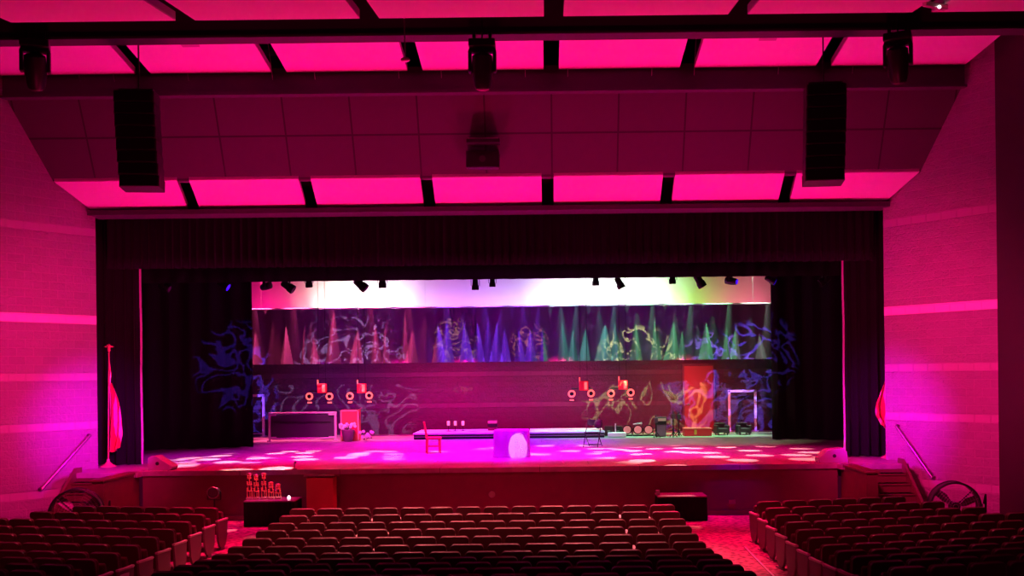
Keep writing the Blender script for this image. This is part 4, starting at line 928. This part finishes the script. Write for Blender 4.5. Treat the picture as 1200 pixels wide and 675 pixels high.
def skirted(px0, px1, pyf, Y, depth, label):
    a = W(px0, pyf, Y); b = W(px1, pyf, Y); wd = b.x-a.x; h = (a.z+b.z)/2; t = thing('skirted_table', label, 'table', ((a.x+b.x)/2, Y+depth/2, 0))
    bm = nb(); box(bm, (0, 0, h-0.015), (wd, depth, 0.03), bev=0.006); obj('table_top', bm, mat('dark_table_laminate', (0.22, 0.17, 0.2), 0.3), t)
    bm = nb(); rows = []; N_ = 160
    for z, am in ((h-0.03, 0.004), (h*0.5, 0.012), (0.01, 0.02)):
        row = []
        for i in range(N_):
            s = 2*(wd+depth)*i/N_; off = am*math.sin(i*1.25)
            if s < wd: p = (-wd/2+s, -depth/2-off)
            elif s < wd+depth: p = (wd/2+off, -depth/2+s-wd)
            elif s < 2*wd+depth: p = (wd/2-(s-wd-depth), depth/2+off)
            else: p = (-wd/2-off, depth/2-(s-2*wd-depth))
            row.append(bm.verts.new((p[0]*0.99, p[1]*0.99, z)))
        rows.append(row)
    for r0, r1 in zip(rows[:-1], rows[1:]):
        for i in range(N_): bm.faces.new((r0[i], r0[(i+1) % N_], r1[(i+1) % N_], r1[i]))
    obj('skirt', bm, M_VELVET2, t, smooth=True)
    bm = nb()
    for i in (-1, 1):
        for j in (-1, 1): cyl(bm, (i*wd*.45, j*depth*.4, 0), (i*wd*.45, j*depth*.4, h-.03), .018, n=6)
    obj('leg_frame', bm, M_BLACKM, t)
    return t, h
tL, hL = skirted(285, 345, 587, 23.9, 0.75, 'low black-skirted table holding the trophies, left of the lectern')
tR, hR = skirted(771, 829, 581.5, 24.0, 0.75, 'low black-skirted table against the stage front at right')
bm = nb(); box(bm, (-0.0, 0, 0.06), (0.09, 0.09, 0.12), bev=0.01)
q = W(765, 580, 24.2); tag(obj('small_box', bm, M_METAL, loc=(tR.location.x-0.55, 24.3, hR)), 'tiny metal box at the left end of the right skirted table', 'box')
bm = nb(); sph(bm, (0, 0, 0.035), 0.035); cyl(bm, (0, 0, 0), (0, 0, .02), .04, n=12)
q = W(338, 582, 24.3); tag(obj('glass_candle', bm, M_LAMPWHITE, loc=(q.x, 24.35, hL)), 'tiny bright white light on the trophy table', 'light')
def trophy(px, py, tiers, H, label):
    q = W(px, 584, 24.25); t = thing('trophy', label, 'trophy', (q.x, 24.25, hL), group='trophies on the black-skirted table')
    bm = nb(); box(bm, (0, 0, 0.025), (0.145, 0.12, 0.05), bev=0.008); obj('base', bm, mat('marble_base', (0.5, 0.4, 0.4), 0.3), t)
    bm = nb(); z = 0.05
    for k in range(tiers):
        hh = (H-0.05)/(tiers+0.7)
        if k == 0:
            for sx in (-1, 1): cyl(bm, (sx*.055, 0, z), (sx*.055, 0, z+hh), 0.013, n=8)
            cyl(bm, (0, 0.03, z), (0, 0.03, z+hh), 0.013, n=8)
        elif k == 1:
            for sx in (-1, 1): cyl(bm, (sx*.035, 0, z), (sx*.035, 0, z+hh), 0.012, n=8)
        else: cyl(bm, (0, 0, z), (0, 0, z+hh), 0.014, n=8)
        z += hh; w_ = 0.13-0.025*k; box(bm, (0, 0, z), (w_, 0.10, 0.02), bev=0.004)
        for sx in (-1, 1):
            lathe(bm, [(0.012, 0), (0.02, 0.015), (0.008, 0.03), (0.022, 0.055), (0.004, 0.07)], c=(sx*w_*.4, -0.02, z+.01), n=8)
    obj('columns', bm, M_GOLD, t, smooth=True)
    bm = nb(); lathe(bm, [(0.02, 0), (0.012, 0.03), (0.03, 0.06), (0.045, 0.11), (0.035, 0.12)], c=(0, 0, z+.01), n=12)
    cyl(bm, (-.03, 0, z+.06), (-.065, 0, z+.12), .007, n=5); cyl(bm, (.03, 0, z+.06), (.065, 0, z+.12), .007, n=5)
    obj('figure', bm, M_GOLD, t, smooth=True)
trophy(292.5, 0, 3, 0.60, 'tallest gold trophy at the left end of the black-skirted table')
trophy(300.5, 0, 3, 0.56, 'tall gold trophy, second from the left on the black-skirted table')
trophy(309.5, 0, 3, 0.60, 'tall gold trophy, second from the right on the black-skirted table')
trophy(317.8, 0, 2, 0.36, 'medium gold trophy just before the small one at right on the table')
trophy(326, 0, 2, 0.30, 'smallest gold trophy at the right of the trophy row')
# floor light on a stand left of the trophy table
q = W(251, 577, 24.4); t = thing('floor_spotlight', 'round black spotlight on a stand on the floor before the stage, left', 'stage light', (q.x, 24.4, 0))
bm = nb(); cyl(bm, (0, -0.1, q.z), (0, 0.12, q.z), 0.135, 0.11, n=22); c = obj('can', bm, M_BLACKM, t, smooth=True)
bm = nb(); torus(bm, (0, -0.1, q.z), 0.13, 0.014, n=26, k=6); obj('rim', bm, M_METAL, c, smooth=True)
bm = nb(); cyl(bm, (0, -0.095, q.z), (0, -0.105, q.z), 0.11, n=20); obj('lens', bm, M_LENS, c)
bm = nb(); cyl(bm, (0, 0, 0.05), (0, 0, q.z-0.15), 0.02, n=8)
for sx in (-1, 1): box(bm, (sx*.155, 0, q.z-.07), (.015, .05, .2))
box(bm, (0, 0, q.z-.17), (.32, .05, .015)); obj('yoke_post', bm, M_BLACKM, t)
bm = nb(); lathe(bm, [(0.2, 0), (0.2, 0.02), (0.03, 0.06)], n=18); obj('base', bm, M_BLACKM, t)
# cables lines by the aisle at right: pale aisle strip
P = [Vector((5.36, y, fz(y)+0.012)) for y in (20.6, 19.6, 18.6, 17.6, 16.6, 15.6, 14.8)]
bm = nb(); c = P[0]
for a, b in zip(P[:-1], P[1:]):
    d = (b-a); box(bm, (a+b)/2-c, (0.035, d.length*1.02, 0.012), rot=d.to_track_quat('Y', 'Z').to_matrix())
tag(obj('aisle_strip', bm, mat('aisle_metal_strip', (0.75, 0.7, 0.7), 0.4), loc=c), 'thin pale strip along the floor of the right aisle', 'strip')

# ------------------------------------------------------------------ auditorium seats
def back_poly(w, z0, z1, r, taper=0.02):
    pts = [(-w/2+taper, z0), (w/2-taper, z0)]
    for i in range(7): a = R(90*i/6); pts.append((w/2-r+r*math.cos(a), z1-r+r*math.sin(a)))
    for i in range(7): a = R(90+90*i/6); pts.append((-w/2+r+r*math.cos(a), z1-r+r*math.sin(a)))
    return pts
def make_seat(wd):
    t = thing('auditorium_seat', 'x', 'seat', (0, 0, 0))
    T = Matrix.Translation((0, -0.02, 0.40)) @ Matrix.Rotation(R(11), 4, 'X')
    bm = nb(); prism(bm, back_poly(wd-0.06, -0.10, 0.475, 0.07), 0.045, T @ Matrix.Translation((0, -0.045, 0)), bev=0.012); b = obj('backrest', bm, M_SHELL, t)
    bm = nb(); prism(bm, back_poly(wd-0.075, -0.02, 0.465, 0.065), 0.07, T, bev=0.022); obj('back_cushion', bm, M_SEAT, b)
    bm = nb(); box(bm, (0, 0.16, 0.56), (wd-0.09, 0.10, 0.40), rot=Matrix.Rotation(R(12), 3, 'X'), bev=0.035); obj('seat_cushion', bm, M_SEAT, t)
    return t
def std_bm(end):
    bm = nb()
    if end: prism(bm, [(-0.16, 0.20), (-0.10, 0.06), (0.12, 0.06), (0.20, 0.26), (0.22, 0.58), (-0.20, 0.58)], 0.045, Matrix.Translation((0.022, 0, 0)) @ Matrix.Rotation(R(90), 4, 'Z'), bev=0.006); box(bm, (0, 0.0, 0.035), (0.05, 0.14, 0.07)); box(bm, (0, 0.02, 0.01), (0.08, 0.32, 0.02))
    else: box(bm, (0, 0.0, 0.30), (0.03, 0.10, 0.60)); box(bm, (0, 0.0, 0.53), (0.03, 0.30, 0.10)); box(bm, (0, 0.02, 0.01), (0.08, 0.30, 0.02))
    return bm
def arm_bm():
    bm = nb(); prism(bm, [(-0.20, 0.58), (0.20, 0.58), (0.24, 0.60), (0.22, 0.625), (0.05, 0.615), (-0.20, 0.615)], 0.06, Matrix.Translation((0.03, 0, 0)) @ Matrix.Rotation(R(90), 4, 'Z'), bev=0.008); return bm
SEATS = {0.56: make_seat(0.56), 0.603: make_seat(0.603)}
STD_IN = obj('support', std_bm(False), M_STD); STD_END = obj('end_panel', std_bm(True), M_STD); ARM = obj('armrest', arm_bm(), M_ARM)
templates = [STD_IN, STD_END, ARM]
ROWN = ['front', 'second', 'third', 'fourth', 'fifth', 'sixth', 'seventh', 'eighth', 'ninth', 'tenth', 'eleventh', 'twelfth']
seat_count = 0
def add_std(t, x, end):
    o = (STD_END if end else STD_IN).copy(); COL.objects.link(o); o.parent = t; o.location = (x, 0, 0)
    a = ARM.copy(); COL.objects.link(a); a.parent = t; a.location = (x, 0, 0)
    return o
def place_seat(wkey, p, rz, label, group, left=None, right=None, left_end=False, right_end=False):
    global seat_count
    t = dup(SEATS[wkey], p, rz, label, group)
    if left: add_std(t, -wkey/2, left_end)
    if right: return t, add_std(t, wkey/2, right_end)
    seat_count += 1
    return t, None
def visible(p):
    x, y = proj((p[0], p[1], p[2]+SEAT_H)); return -8 < x < 1208 and y < 676
for k in range(11):
    y = ROW_Y[k]; z = fz(y); odd = k % 2 == 0; n = 14 if odd else 13; wk = 0.56 if odd else 0.603
    x0 = -3.80 if odd else -3.80; x0 = 0.08-n*wk/2
    rowtxt = ROWN[k]+' row' if k else 'front row'
    for i in range(n):
        last = i == n-1
        pos = ORD[i+1]+' from the left' if i <= n//2 else ('rightmost' if last else ORD[n-i]+' from the right')
        if i == 0: pos = 'leftmost'
        place_seat(wk, (x0+wk*(i+0.5), y, z), 0, 'maroon auditorium seat, %s in the %s of the centre block' % (pos, rowtxt), 'maroon auditorium seats', True, last, i == 0, last)
ANG = R(11)
for s in (-1, 1):
    side = 'left' if s < 0 else 'right'; xa = 5.62 if s > 0 else -5.28
    for k in range(11):
        y0 = ROW_Y[k]+0.25; z = fz(y0); nmax = 6+k
        u = Vector((s*math.cos(ANG), math.sin(ANG), 0)); rowtxt = ROWN[k]+' row'
        for i in range(nmax):
            p = Vector((xa, y0, z))+u*(0.56*(i+0.5)+0.03)
            lim = 10+0.7377*(26-p.y) if p.y > 23.56 else 11.8
            if abs(p.x) > lim-0.4 or not visible(p): continue
            p.z = fz(p.y); 
            if i == 0: p.z = z
            p.z = z
            pos = 'at the aisle end' if i == 0 else ORD[i+1]+' from the aisle'
            lab = 'maroon auditorium seat, %s in the %s of the %s block' % (pos, rowtxt, side)
            if s > 0: t, e = place_seat(0.56, p, ANG*s, lab, 'maroon auditorium seats', True, i == nmax-1, i == 0, True)
            else: t, e = place_seat(0.56, p, ANG*s, lab, 'maroon auditorium seats', i == nmax-1, True, False, i == 0)
            if s < 0 and k == 6 and i == 0 and e is not None:
                bm = nb(); box(bm, (0.032, -0.05, 0.40), (0.006, 0.24, 0.26)); pp = obj('paper_notice', bm, M_WHITE, e); pp['label'] = 'pale sheet taped to the end panel'
for o in templates: bpy.data.objects.remove(o)
for t in SEATS.values():
    for c in list(t.children_recursive): bpy.data.objects.remove(c)
    bpy.data.objects.remove(t)
